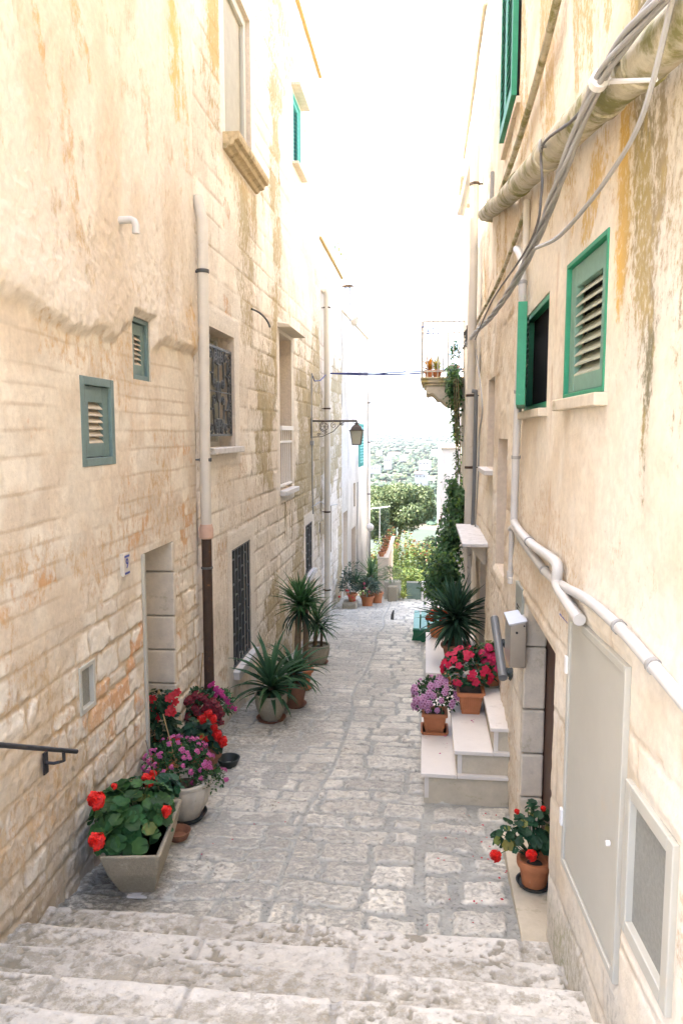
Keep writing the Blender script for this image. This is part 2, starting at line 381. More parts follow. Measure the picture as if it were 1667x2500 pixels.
# ---------- left house nearest the camera
def l1_fn(S, Z):
    dd, dz, r1, r2 = masonry(S, Z + .012 * (vnoise(S * 4, Z * 3, 13) - .5), 11, (.09, .20), (.11, .34), .022, .022)
    SN = Stain(S.shape)
    low = sstep(-.75, -1.5, Z + .3 * (fbm(S * .8, Z * .8, 12, 2) - .5))      # rubble with wide smeared mortar lower down
    show = sstep(.42, .60, fbm(S * 1.9, Z * 1.9, 31, 3) + .10 * low)
    st = sstep(.003 + .006 * low, .010 + .010 * low, dd) * (.25 + .75 * show)
    pit = fbm(S * 22, Z * 22, 41, 3)
    disp = .0015 * st + .006 * low * st + .010 * (r1 - .5) * st * (low + .1) + .018 * (fbm(S * 2.4, Z * 2.4, 51, 4) - .5) + .010 * (pit - .5) * (.4 + low)
    line = sstep(.009, .002, np.abs(dz - .003)) * sstep(.44, .60, fbm(S * 2.0, Z * 1.2, 77, 2)) * (1 - low * .35)
    disp -= .003 * line * low
    stone = CREAM * (1 + .14 * (r2[..., None] - .5)) + (PALE - CREAM) * sstep(.35, .62, fbm(S * 5, Z * 5, 61, 3))[..., None]
    stone = mix(stone, np.broadcast_to(rgb(.69, .62, .52), stone.shape), low * .65) * (1 + .22 * (r2 - .5) * low)[..., None]
    mort = np.broadcast_to(rgb(.50, .375, .23), stone.shape) * (.88 + .28 * fbm(S * 6, Z * 6, 81, 3))[..., None]
    c = mix(mix(stone * .96, mort, .25 + low * .75), stone, st)
    c = mix(c, np.broadcast_to(rgb(.40, .26, .13), c.shape), (.42 + .15 * low) * line)
    SN.add(rgb(.60, .29, .11), .72 * sstep(.50, .66, fbm(S * 2.2, Z * 2.6, 71, 3)) * sstep(.35, .7, r1) * sstep(.5, -.4, Z))
    SN.add(rgb(.45, .33, .17), .50 * low * (1 - st) * sstep(.4, .6, fbm(S * 3, Z * 3, 83, 3)))
    SN.add(rgb(.54, .35, .17), .50 * sstep(.45, .65, fbm(S * 1.2, Z * 1.6, 85, 3)))
    edge = np.interp(S, OV_S, OV_Z) + .10 * (fbm(S * 5, Z * 3, 15, 3) - .5)
    up = sstep(-.04, .05, Z - edge)
    pl = .034 * up + (.014 * np.exp(-((Z - edge - .14) / .18) ** 2) + .035 * (fbm(S * 1.6, Z * 1.4, 91, 4) - .5)) * up
    pc = mix(np.broadcast_to(rgb(.63, .545, .45), c.shape), np.broadcast_to(rgb(.56, .45, .33), c.shape), sstep(.45, .75, fbm(S * 2.6, Z * 1.2, 101, 4)))
    SU = Stain(S.shape)
    SU.add(rgb(.56, .36, .16), .56 * sstep(.46, .72, fbm(S * 5 + Z * 1.6, Z * 1.3, 111, 4)))
    SU.add(rgb(.40, .36, .26), .5 * sstep(.6, .75, fbm(S * 4, Z * 1.8, 113, 3)))
    SU.add(rgb(.48, .36, .22), .40 * sstep(.35, .6, fbm(S * 1.8, Z * 1.3, 115, 3)))
    sx = np.exp(-((S - 6.0 + .12 * (Z - 2)) / .20) ** 2) * sstep(1.7, 2.8, Z)
    SU.add(rgb(.62, .40, .05), np.clip(sx * .72, 0, .7))
    crk = sstep(.018, .0, np.abs(fbm(S * 2.2 + Z * .5, Z * 2.0, 117, 4) - .5)) * sstep(.5, .6, fbm(S, Z, 119, 2)); pc = mix(pc, np.broadcast_to(rgb(.46, .32, .18), pc.shape), crk * .6)
    disp = disp * (1 - up) + pl - .005 * crk * up + .014 * (pit - .5) * up + .008 * up * (fbm(S * 7, Z * 5, 33, 3) - .5)
    c = mix(c, pc, up)
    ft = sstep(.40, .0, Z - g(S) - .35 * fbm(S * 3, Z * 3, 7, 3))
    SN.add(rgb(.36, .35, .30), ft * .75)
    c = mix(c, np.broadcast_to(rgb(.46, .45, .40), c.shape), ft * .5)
    return disp, c, (mix(SN.c, SU.c, up), SN.m * (1 - up) + SU.m * up)
OV = [LP(u, v, -1.9) for u, v in [(0, 640), (90, 688), (205, 752), (300, 772), (330, 742), (352, 735), (372, 790), (428, 792)]]
OV_S = [p[1] for p in OV] + [9]; OV_Z = [p[2] for p in OV] + [OV[-1][2]]

def rect(pts, X=-2.0, fn=LP):
    q = [fn(u, v, X) for u, v in pts] if fn is LP else [fn(u, v) for u, v in pts]
    return (min(p[1] for p in q), max(p[1] for p in q), min(p[2] for p in q), max(p[2] for p in q))

W1 = (4.17, 4.64, -.20, .335); W2 = (4.98, 5.31, .37, .80)
DOOR1 = (5.02, 5.69, -2.80, -.86); VENT1 = (4.02, 4.22, -1.66, -1.37)
def posL(s, z, d): return np.stack([-2.0 + d, s + 0 * d, z + 0 * d], -1)
house1 = thing('stone_house', 'near house on the left with bulging plaster above patched rubble stone, grey-green shutters', 'house', (-4, 3, -2.6))
ss = grid_lines(2.3, 6.34, .0095, [W1[0], W1[1], W2[0], W2[1], DOOR1[0], DOOR1[1], VENT1[0], VENT1[1]])
zz = np.concatenate([np.arange(-3.2, 1.3, .013), np.arange(1.3, 6.2, .028)])
zz = grid_lines(-3.1, 1.3, .0095, [W1[2], W1[3], W2[2], W2[3], DOOR1[2], DOOR1[3], VENT1[2], VENT1[3]])
zz = np.concatenate([zz, np.arange(1.33, 6.6, .028)])
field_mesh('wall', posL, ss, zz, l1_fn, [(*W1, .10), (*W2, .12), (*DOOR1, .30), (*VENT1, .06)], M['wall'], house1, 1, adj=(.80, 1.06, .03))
b = MB(); b.box((-8, .2, -3.6), (-2.45, 6.33, 7.2)); b.box((-2.45, .2, -3.6), (-2.0, 2.3, 7.2)); b.box((-2.44, 2.31, 6.55), (-1.95, 6.33, 7.19)); b.box((-2.44, 6.15, .9), (-2.1, 6.33, 6.5))
b.build('house_body', M['limewash'], house1, smooth=False)

# ---------- generic louvred shutter in a wall (plane across s,z; out = unit into street)
def louvre(parent, s0, s1, z0, z1, x, out, fr=.045, nslat=7, mf='teal', ms='slat', inset=None, frame=True, name='shutter', stile=.08, th=.035, leafmat=None, top=.22, bot=.2, slatk=.56):
    """window part (outer frame) with shutter sub-part; x = plane of the frame front, out = +1/-1 along X"""
    def bx(B, a, b_, c_, d_, x0, x1): B.box((min(x0, x1), a, c_), (max(x0, x1), b_, d_))
    win = None
    if frame:
        f = MB()
        bx(f, s0, s0 + fr, z0, z1, x, x - out * .06); bx(f, s1 - fr, s1, z0, z1, x, x - out * .06)
        bx(f, s0 + fr, s1 - fr, z1 - fr, z1, x, x - out * .06); bx(f, s0 + fr, s1 - fr, z0, z0 + fr, x, x - out * .06)
        win = f.build('window', M[mf], parent, smooth=False, bevel=.004)
        s0 += fr + .004; s1 -= fr + .004; z0 += fr + .004; z1 -= fr + .004
    w = s1 - s0; h = z1 - z0; xb = x - out * .02; f = MB(); st = min(stile, w * .24)
    tp, bt = h * top, h * bot
    bx(f, s0, s0 + st, z0, z1, xb, xb - out * th); bx(f, s1 - st, s1, z0, z1, xb, xb - out * th)
    bx(f, s0 + st, s1 - st, z1 - tp, z1, xb - out * .002, xb - out * th); bx(f, s0 + st, s1 - st, z0, z0 + bt, xb - out * .002, xb - out * th)
    leaf = f.build(name, M[leafmat or mf], win or parent, smooth=False, bevel=.003)
    q = MB(); H = h - tp - bt; p = H / nslat
    for i in range(nslat):
        zc = z0 + bt + (i + .5) * p; a = slatk * p
        v = []
        for xx, zo in ((xb - out * .002, -a), (xb - out * (th + .012), a)):
            v.append((xx, zo))
        (xa, za), (xc, zcc) = v
        t = .006
        q.hexa([(xa, s0 + st, zc + za), (xa, s1 - st, zc + za), (xc, s1 - st, zc + zcc), (xc, s0 + st, zc + zcc),
                (xa, s0 + st, zc + za + t), (xa, s1 - st, zc + za + t), (xc, s1 - st, zc + zcc + t), (xc, s0 + st, zc + zcc + t)])
    bk = xb - out * (th + .03); 
    q.build('slats', M[ms], win or parent, smooth=False)
    k = MB(); bx(k, s0, s1, z0, z1, bk, bk - out * .01); k.build('backing', M['dark'], win or parent, smooth=False)
    h_ = MB()
    for zc in (z0 + .12 * h, z1 - .12 * h): MB().tube([(xb + out * .006, s0 + .008, zc - .05), (xb + out * .006, s0 + .008, zc + .05)], .007, 6).build('hinge', M['blackiron'], win or parent)
    return win or leaf
louvre(house1, *W1, -1.995, 1, .05, 6, 'teal', 'slat')
louvre(house1, *W2, -2.01, 1, .035, 6, 'teal', 'slat')
# vent window
f = MB(); y0, y1, z0, z1 = VENT1
for a_, b_, c_, d_ in ((y0, y0 + .025, z0, z1), (y1 - .025, y1, z0, z1), (y0 + .025, y1 - .025, z0, z0 + .03), (y0 + .025, y1 - .025, z1 - .025, z1)): f.box((-2.04, a_, c_), (-1.99, b_, d_))
vw = f.build('vent_window', M['creammetal'], house1, smooth=False, bevel=.003)
MB().box((-2.045, y0 + .025, z0 + .03), (-2.02, y1 - .025, z1 - .025)).build('insect_screen', M['mesh'], vw, smooth=False)
# doorway
d_ = MB(); d_.box((-2.36, DOOR1[0], DOOR1[2]), (-2.305, DOOR1[1], DOOR1[3])); door = d_.build('door', M['oldwood'], house1, smooth=False)
f = MB(); f.box((-2.06, DOOR1[0] + .002, DOOR1[2]), (-1.985, DOOR1[0] + .045, DOOR1[3] - .002)); f.build('door_frame', M['creammetal'], house1, smooth=False, bevel=.004)
q = MB()
rr = random.Random(4); z = DOOR1[2]
while z < DOOR1[3] - .02:
    h = min(rr.choice([.28, .36, .5]), DOOR1[3] - z); q.box((-2.29, DOOR1[1] - .05, z + .004), (-1.982 + rr.uniform(-.006, .006), DOOR1[1] + .001, z + h - .004)); z += h
q.build('door_jamb', M['trim'], house1, smooth=False, bevel=.012)
MB().box((-2.3, DOOR1[0] - .0, -2.86), (-1.97, DOOR1[1], -2.79)).build('doorstep', M['trim'], house1, smooth=False, bevel=.01)
# outlet pipe in the plaster
p = LP(318, 505, -1.85); o = MB()
o.tube([(-1.99, p[1], p[2]), (-1.90, p[1], p[2] + .003), (-1.878, p[1], p[2] - .008), (-1.868, p[1], p[2] - .03), (-1.868, p[1], p[2] - .085)], .024, 14)
o.build('outlet_pipe', M['whitepvc'], house1)

# ---------- long ashlar house
SH1 = rect([(478, 762), (540, 765), (478, 1020), (540, 1017)])
GR = (6.76, 7.72, -.14, .985)          # scroll grille window
TALL = (10.15, 11.05, -.80, 1.36)
BAR = (7.50, 8.32, -2.52, -1.22)
NAR = (12.30, 13.02, -2.42, -1.56)
SHU = (11.32, 11.98, 3.98, 4.98)
UPW = (7.50, 8.62, 2.92, 4.55)
SML = (15.3, 15.75, -2.55, -1.55)
DR2 = (16.2, 16.2, 0, 0)
def l2_fn(S, Z):
    dd, dz, r1, r2 = masonry(S, Z, 21, (.20, .27), (.28, .62), .012, .012)
    SN = Stain(S.shape)
    st = sstep(.001, .016, dd)
    low = sstep(-1.0, -1.9, Z)
    lich = sstep(.40, .66, fbm(S * 1.1, Z * .75, 131, 4) + .14 * sstep(7.8, 10, S) * sstep(2.2, .5, Z) - .02)
    rough = sstep(8.2, 9.8, S + .6 * fbm(S, Z * 2, 5, 2))
    vis = sstep(.35, .55, fbm(S * 1.3, Z * 1.3, 137, 3) + .12 * rough)
    joint = (1 - st) * vis
    disp = -(.006 + .008 * rough + .006 * low) * joint + .010 * (r1 - .5) * (rough * .8 + low * .6) + .016 * (fbm(S * 4, Z * 4, 151, 4) - .5) * (1 + rough) + .012 * (fbm(S * 16, Z * 12, 153, 3) - .5) * (rough + low)
    c = CREAM * (1.03 + .16 * (r2[..., None] - .5)) + (PALE - CREAM) * sstep(.4, .7, fbm(S * 2.5, Z * 2.5, 161, 3))[..., None] * .9
    c = mix(c, np.broadcast_to(TAN * .85, c.shape), joint * .6)
    line = sstep(.008, .002, np.abs(dz)) * vis; c = mix(c, np.broadcast_to(rgb(.36, .25, .12), c.shape), line * .6)
    per = .75 + .5 * r1
    SN.add(rgb(.30, .235, .10), np.clip(lich * (.50 + .25 * rough) * per, 0, .82))
    SN.add(rgb(.50, .36, .16), .45 * sstep(.45, .65, fbm(S * 2.2, Z * 2.2, 163, 3)) * (1 - .5 * rough))
    SN.add(rgb(.36, .275, .14), .43 * sstep(.30, .55, fbm(S * 1.4, Z * 1.1, 165, 3)))
    SN.add(rgb(.60, .33, .14), .55 * sstep(.58, .7, fbm(S * 2.4, Z * 2.4, 171, 3)) * (1 - rough))
    SN.add(rgb(.40, .31, .18), low * .45 * sstep(.3, .6, fbm(S * 3, Z * 2, 173, 3)))
    strk = np.exp(-((S - 7.15) / .35) ** 2) * sstep(2.8, 3.6, Z); SN.add(rgb(.50, .34, .06), np.clip(strk * .85, 0, .85))
    st2 = np.exp(-((S - 8.25) / .45) ** 2) * sstep(3.0, 2.6, Z) * sstep(.8, 2.4, Z); SN.add(rgb(.34, .27, .12), np.clip(st2 * .8, 0, .8))
    drip = sstep(-.85, -1.0, Z) * sstep(-2.0, -1.2, Z) * sstep(.5, .6, fbm(S * 16, Z * .7, 191, 3)) * sstep(10.1, 10.2, S) * sstep(11.15, 11.05, S)
    SN.add(rgb(.17, .14, .05), drip * .95)
    up = sstep(1.75, 2.05, Z + .25 * (fbm(S * 1.5, Z, 201, 3) - .5)) * sstep(9.5, 12.5, S + 1.0 * fbm(S, Z, 203, 2))
    pc = mix(np.broadcast_to(rgb(.58, .51, .42), c.shape), np.broadcast_to(rgb(.47, .40, .30), c.shape), sstep(.48, .72, fbm(S * 3 + Z, Z * 2.4, 211, 4)))
    c = mix(c, pc, up); disp = disp * (1 - .7 * up); SN.m = SN.m * (1 - .35 * up)
    for (a, b_, c0, d0, dp) in OP2:
        fr = np.maximum(np.maximum(a - S, S - b_), np.maximum(c0 - Z, Z - d0)) + .02 * (fbm(S * 5, Z * 5, 229, 2) - .5)
        k = sstep(.20, .17, fr)
        c = mix(c, np.broadcast_to(rgb(.60, .52, .42), c.shape) * (.92 + .16 * fbm(S * 6, Z * 6, 231, 3))[..., None], k * .85); disp = disp * (1 - k * .8) + .006 * k; SN.m = SN.m * (1 - .7 * k)
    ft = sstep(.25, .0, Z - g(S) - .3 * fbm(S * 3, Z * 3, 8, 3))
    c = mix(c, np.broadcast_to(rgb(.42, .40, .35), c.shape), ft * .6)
    return disp, c, SN.out()
OP2 = [(*GR, .22), (*TALL, .28), (*BAR, .12), (*NAR, .14), (*SHU, .08), (*UPW, .16), (*SML, .12)]
house2 = thing('stone_house', 'long weathered ashlar house on the left with scroll-grilled window and barred windows', 'house', (-4, 12, -3.4))
ROOF2 = 6.38
ss = grid_lines(6.345, 14.05, .018, sum([[o[0], o[1]] for o in OP2 if o[0] < 14], []))
zz = np.concatenate([grid_lines(-4.0, 2.0, .018, sum([[o[2], o[3]] for o in OP2 if o[0] < 14 and o[3] < 2], [])), grid_lines(2.03, ROOF2, .03, [SHU[2], SHU[3], UPW[2], UPW[3]])])
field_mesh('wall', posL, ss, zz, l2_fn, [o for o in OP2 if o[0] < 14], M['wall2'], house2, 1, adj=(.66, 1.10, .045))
b = MB(); b.box((-8, 6.345, -4), (-2.42, 14.05, 6.38)); b.box((-2.42, 13.8, 3.5), (-2.06, 14.045, 6.36)); b.box((-2.41, 6.36, 6.1), (-2.03, 13.79, 6.37))
b.build('house_body', M['limewash'], house2, smooth=False)
rf = MB(); rf.box((-8, 6.35, 6.385), (-1.95, 14.09, 6.44)); rf.build('roof', M['lemon'], house2, smooth=False, bevel=.01)
pr = MB(); pr.box((-8, 6.0, 6.445), (-2.1, 9.3, 8.6)); pr.build('roof_block', M['limewash'], house2, smooth=False)  # unseen block added above the frame to keep sun off the right wall

# ---------- lower ashlar house behind it
house3 = thing('stone_house', 'lower ashlar house beyond the long one, roof terrace with blue railing and overhanging plant', 'house', (-4, 16, -3.8))
OP3 = [(*SML, .12)]
ss = grid_lines(14.055, 17.72, .022, [SML[0], SML[1]]); zz = grid_lines(-4.3, 3.56, .024, [SML[2], SML[3]])
field_mesh('wall', posL, ss, zz, l2_fn, OP3, M['wall2'], house3, 1, adj=(.66, 1.10, .045))
b = MB(); b.box((-8, 14.06, -4.4), (-2.2, 17.7, 3.4)); b.box((-2.19, 17.5, -4.3), (-2.03, 17.7, 3.39)); b.box((-2.2, 14.06, 3.41), (-2.03, 17.71, 3.55)); b.build('house_body', M['limewash'], house3, smooth=False)
rf = MB(); rf.box((-8, 14.07, 3.565), (-1.96, 17.75, 3.62)); rf.build('roof', M['lemon'], house3, smooth=False, bevel=.01)
MB().box((-2.16, SML[0], SML[2]), (-2.08, SML[1], SML[3])).build('window', M['curtain'], house3, smooth=False)
rl = MB()
for i in range(26):
    y = 14.15 + i * .1; rl.tube([(-2.02, y, 3.62), (-2.02, y, 4.02)], .007, 5)
rl.tube([(-2.02, 14.1, 4.02), (-2.02, 16.75, 4.02)], .012, 6); rl.tube([(-2.02, 14.1, 3.66), (-2.02, 16.75, 3.66)], .01, 6)
rl.build('railing', mat('pale_blue_paint', (.25, .36, .48), .5), house3)

# ---------- plastered white house at the street's end, turned a little
A3 = np.array([-2.0, 17.72]); B3 = np.array([-1.8, 23.1]); D3 = (B3 - A3); L3 = np.linalg.norm(D3); D3 /= L3; N3 = np.array([D3[1], -D3[0]])
def pos3(s, z, d):
    return np.stack([A3[0] + D3[0] * s + N3[0] * d, A3[1] + D3[1] * s + N3[1] * d, z + 0 * d], -1)
def l3_fn(S, Z):
    d = .03 * (fbm(S * 2, Z * 2, 301, 4) - .5) + .008 * fbm(S * 12, Z * 12, 303, 2)
    c = mix(np.broadcast_to(rgb(.54, .50, .44), S.shape + (3,)), np.broadcast_to(rgb(.42, .38, .32), S.shape + (3,)), sstep(.45, .75, fbm(S * 3, Z * 1.1, 311, 4)))
    SN = Stain(S.shape); SN.add(rgb(.40, .36, .27), .62 * sstep(-.9, .6, Z) * sstep(.4, .6, fbm(S * 1.5, Z * 1.2, 313, 3))); SN.add(rgb(.5, .44, .34), np.full(S.shape, .3))
    return d, c, SN.out()
OP4 = [(.25, .95, -4.3, -1.95, .2), (1.75, 2.5, -4.3, -2.55, .12), (2.1, 2.5, -2.0, -1.35, .1), (3.15, 3.95, -.95, .25, .06)]
house4 = thing('plaster_house', 'whitish plastered house at the far end of the left side with tall narrow green shutter', 'house', (-3, 20, -4))
ss = grid_lines(0, L3, .03, sum([[o[0], o[1]] for o in OP4], [])); zz = grid_lines(-4.4, 2.83, .03, sum([[o[2], o[3]] for o in OP4], []))
field_mesh('wall', pos3, ss, zz, l3_fn, OP4, M['plaster'], house4, 1, adj=(.8, 1.1, .03))
b = MB(); b.hexa([(-8, 17.73, -5), (-2.3, 17.73, -5), (-2.1, 23.1, -5), (-8, 23.1, -5), (-8, 17.73, 2.8), (-2.3, 17.73, 2.8), (-2.1, 23.1, 2.8), (-8, 23.1, 2.8)])
b.box((-2.11, 22.9, -4.9), (-1.83, 23.09, 2.79)); b.build('house_body', M['limewash'], house4, smooth=False)
rf = MB(); rf.hexa([(-8, 17.76, 2.84), (-1.97, 17.76, 2.84), (-1.76, 23.16, 2.84), (-8, 23.16, 2.84), (-8, 17.76, 2.90), (-1.97, 17.76, 2.90), (-1.76, 23.16, 2.90), (-8, 23.16, 2.90)]); rf.build('roof', M['trim'], house4, smooth=False, bevel=.01)
def quad3(B, s0, s1, z0, z1, d0, d1, col=None):
    def P(s, z, d): return pos3(np.array(s), np.array(z), np.array(d))
    B.hexa([P(s0, z0, d0), P(s1, z0, d0), P(s1, z0, d1), P(s0, z0, d1), P(s0, z1, d0), P(s1, z1, d0), P(s1, z1, d1), P(s0, z1, d1)], col)
for (s0, s1, z0, z1, dp), n, mm in zip(OP4[:3], ('door', 'door', 'window'), ('white', 'creammetal', 'curtain')):
    q = MB(); quad3(q, s0, s1, z0, z1, -dp - .03, -dp + .01); q.build(n, M[mm], house4, smooth=False)
s0, s1, z0, z1, dp = OP4[3]
q = MB(); quad3(q, s0, s1, z0, z1, -.05, -.045); w3 = q.build('window', M['dark'], house4, smooth=False)
q = MB()
for a, b_ in ((s0, s0 + .07), (s1 - .07, s1), ((s0 + s1) / 2 - .04, (s0 + s1) / 2 + .04)): quad3(q, a, b_, z0, z1, -.03, .05)
for i in range(13):
    zc = z0 + .1 + i * (z1 - z0 - .15) / 13; quad3(q, s0 + .07, s1 - .07, zc, zc + .05, -.02, .045)
q.build('shutter', M['aqua'], w3, smooth=False)
# chimney on the far house
ch = MB(); c0 = YP(798, 700, 19.0); ch.lathe([(.09, -.45), (.085, .3)], (c0[0], 19.0, c0[2] + .05), 20); chim = ch.build('chimney', M['farmwall'], house4)
q = MB(); zc = c0[2] + .35
for k in range(4):
    a = k * math.pi / 2 + .5; q.box((-.012, -.012, 0), (.012, .012, .1), o=(c0[0] + .07 * math.cos(a), 19 + .07 * math.sin(a), zc))
q.lathe([(.17, .10), (.16, .115), (.09, .14), (.02, .15)], (c0[0], 19, zc), 20); q.build('chimney_cap', M['rust'], chim)
c1 = YP(812, 735, 19.5); MB().lathe([(.10, -.1), (.13, .0), (.14, .06), (.12, .12), (.04, .15)], (c1[0], 19.5, c1[2] - .02), 20).build('terracotta_cowl', M['trim'], house4)

# ---------- windows of the long ashlar house
# scroll grille window
y0, y1, z0, z1 = GR
q = MB()
for a, b_, c_, d0 in ((y0, y0 + .05, z0, z1), (y1 - .05, y1, z0, z1), (y0 + .05, y1 - .05, z1 - .05, z1), (y0 + .05, y1 - .05, z0, z0 + .05), ((y0 + y1) / 2 - .025, (y0 + y1) / 2 + .025, z0 + .05, z1 - .05)): q.box((-2.22, a, c_), (-2.17, b_, d0))
win = q.build('window', M['creammetal'], house2, smooth=False, bevel=.004)
MB().box((-2.215, y0 + .05, z0 + .05), (-2.20, y1 - .05, z1 - .05)).build('window_blind', M['curtain'], win, smooth=False)
def spiral(cx, cz, r0, turns, a0, n=26, sgn=1):
    return [(cx + r0 * (1 - .8 * t) * math.cos(a0 + sgn * t * turns * 2 * math.pi), cz + r0 * (1 - .8 * t) * math.sin(a0 + sgn * t * turns * 2 * math.pi)) for t in np.linspace(0, 1, n)]
def strip(B, path, x, wd=.02, th=.005):    # flat bar bent along (y,z) path
    P = np.array(path); n = len(P); T = np.gradient(P, axis=0); T /= np.linalg.norm(T, axis=1)[:, None] + 1e-9; Nn = np.stack([-T[:, 1], T[:, 0]], 1)
    rings = []
    for i in range(n):
        a = P[i] + Nn[i] * th; b_ = P[i] - Nn[i] * th
        rings.append([(x - wd, a[0], a[1]), (x, a[0], a[1]), (x, b_[0], b_[1]), (x - wd, b_[0], b_[1])])
    B.loft(rings)
gx = -2.03; gz0, gz1 = z0 + .12, z1 - .16; ym = (y0 + y1) / 2; gw = (y1 - y0) / 2 - .01; zmid = (gz0 + gz1) / 2; gh = (gz1 - gz0) / 2
B = MB()
for zz_ in (gz0, gz1): B.box((gx - .022, y0 + .005, zz_ - .012), (gx, y1 - .005, zz_ + .012))
for yy in (y0 + .006, y1 - .02): B.box((gx - .02, yy, gz0), (gx, yy + .014, gz1))
B.box((gx - .016, ym - .008, gz0), (gx - .002, ym + .008, gz1)); B.box((gx - .014, y0, zmid - .006), (gx - .004, y1, zmid + .006))
for sg in (1, -1):
    for sv in (1, -1):
        def tr(pts): return [(ym + sg * a, zmid + sv * b_) for a, b_ in pts]
        strip(B, tr(spiral(.10, gh - .075, .06, 1.4, 1.57)), gx)
        strip(B, tr([(.12, gh - .015), (.17, gh - .1), (.19, gh - .26), (.25, gh * .42), (.33, .16), (.40, .03)]), gx)
        strip(B, tr(spiral(.27, gh - .07, .055, 1.4, 1.57)), gx)
        strip(B, tr(spiral(.41, gh - .1, .07, 1.4, 1.57, sgn=-1)), gx)
        strip(B, tr([(.34, gh - .1), (.33, gh - .22), (.37, gh - .33), (.43, gh - .35), (gw, gh - .3)]), gx)
        strip(B, tr(spiral(gw - .06, gh * .55, .05, 1.4, 0)), gx)
        strip(B, tr(spiral(gw - .06, .15, .05, 1.4, 0, sgn=-1)), gx)
        strip(B, tr(spiral(.075, .30, .055, 1.3, 0)), gx); strip(B, tr(spiral(.15, .09, .05, 1.3, 0, sgn=-1)), gx)
        strip(B, tr([(.02, .33), (.07, .355), (.13, .34), (.18, .26), (.20, .14), (.19, .06), (.15, .04)]), gx)
        strip(B, tr([(0, gh - .16), (.05, gh - .15), (.075, gh - .1), (.08, gh - .02)]), gx)
strip(B, [(ym + .06 * math.cos(t), zmid + .10 * math.sin(t)) for t in np.linspace(0, 2 * math.pi, 30)], gx)
strip(B, [(y1 - .07 + .05 * math.cos(t), zmid + .09 * math.sin(t)) for t in np.linspace(0, 2 * math.pi, 30)], gx)
strip(B, [(y0 + .07 + .05 * math.cos(t), zmid + .09 * math.sin(t)) for t in np.linspace(0, 2 * math.pi, 30)], gx)
gr = B.build('scroll_grille', M['iron'], house2, smooth=False)
s_ = MB(); s_.box((-2.21, y0 - .02, z0 - .06), (-1.93, y1 + .12, z0 - .002)); s_.build('window_sill', M['sill'], house2, smooth=False, bevel=.006)
# tall balcony window with small rail, hood and sill
y0, y1, z0, z1 = TALL
q = MB(); q.box((-2.30, y0, z0), (-2.26, y1, z1)); tw = q.build('window', M['trim'], house2, smooth=False)
q = MB()
for k in range(6): 
    yy = y0 + .06 + k * (y1 - y0 - .12) / 5; q.tube([(-2.02, yy, z0 + .03), (-2.02, yy, z0 + .84)], .011, 6)
q.box((-2.045, y0, z0 + .84), (-1.97, y1, z0 + .90)); q.box((-2.035, y0, z0 + .66), (-2.0, y1, z0 + .69)); q.box((-2.035, y0, z0 + .05), (-2.0, y1, z0 + .08))
q.build('balcony_rail', M['white'], house2, smooth=False)
MB().box((-2.28, y0 - .06, z0 - .07), (-1.90, y1 + .08, z0 - .002)).build('window_sill', M['sill'], house2, smooth=False, bevel=.006)
MB().hexa([(-2.02, y0 - .15, z1 + .05), (-1.80, y0 - .15, z1 + .05), (-1.80, y1 + .15, z1 + .05), (-2.02, y1 + .15, z1 + .05), (-2.02, y0 - .15, z1 + .12), (-1.84, y0 - .15, z1 + .09), (-1.84, y1 + .15, z1 + .09), (-2.02, y1 + .15, z1 + .12)]).build('window_hood', M['trim'], house2, smooth=False, bevel=.008)
# barred windows
def barred(y0, y1, z0, z1, nv, sill=True, x=-2.01, brick=True):
    q = MB(); q.box((-2.11, y0, z0), (-2.09, y1, z1)); w = q.build('window', M['dark'], house2, smooth=False)
    B = MB(); rr = random.Random(nv)
    xs = np.linspace(y0 + .025, y1 - .025, nv)
    for yy in xs: B.box((x - .02, yy - .011, z0), (x, yy + .011, z1))
    if brick:
        for i in range(nv - 1):
            z = z0 + .1 + (.14 if i % 2 else 0)
            while z < z1 - .03:
                B.box((x - .018, xs[i] + .011, z - .009), (x - .003, xs[i + 1] - .011, z + .009)); z += .27
    for zz_ in (z0 + .012, z1 - .012): B.box((x - .021, y0, zz_ - .012), (x + .001, y1, zz_ + .012))
    B.build('window_bars', M['iron'], house2, smooth=False)
    if sill: MB().box((-2.10, y0 - .02, z0 - .09), (-1.93, y1 + .12, z0 - .003)).build('window_sill', M['sill'], house2, smooth=False, bevel=.006)
barred(*BAR, 7); barred(*NAR, 5)
# upper window with carved sill
y0, y1, z0, z1 = UPW
q = MB(); q.box((-2.14, y0, z0), (-2.10, y1, z1)); uw = q.build('window', M['curtain'], house2, smooth=False)
q = MB(); 
for a, b_, c_, d0 in ((y0, y0 + .09, z0, z1), (y1 - .09, y1, z0, z1), (y0 + .09, y1 - .09, z1 - .09, z1)): q.box((-2.10, a, c_), (-2.05, b_, d0))
q.build('window_frame', M['creammetal'], uw, smooth=False, bevel=.01)
prof = [(0, 0), (.05, 0), (.07, .03), (.12, .04), (.13, .08), (.17, .09), (.18, .12), (.18, .16), (0, .16)]
ring = lambda y: [(-2.01 + a, y, z0 - .17 + b_) for a, b_ in prof]
q = MB(); q.loft([ring(y0 - .12), ring(y1 + .16)]); q.build('carved_sill', mat('lichened_stone', (.47, .37, .22), .9, .25, 14, .5, 40, dirt=((.28, .22, .1), 9, .52)), house2, smooth=False, bevel=.004)
# upper aqua shutter + hood
louvre(house2, *SHU, -1.995, 1, .04, 14, 'aqua', 'aqua', top=.06, bot=.06)
q = MB(); q.box((-2.02, SHU[0] - .16, SHU[3] + .02), (-1.86, SHU[1] + .1, SHU[3] + .06)); q.build('window_hood', M['trim'], house2, smooth=False, bevel=.006)
q = MB(); q.box((-2.02, SHU[0] - .1, SHU[2] - .05), (-1.9, SHU[1] + .1, SHU[2] - .01)); q.build('window_sill', M['trim'], house2, smooth=False, bevel=.006)

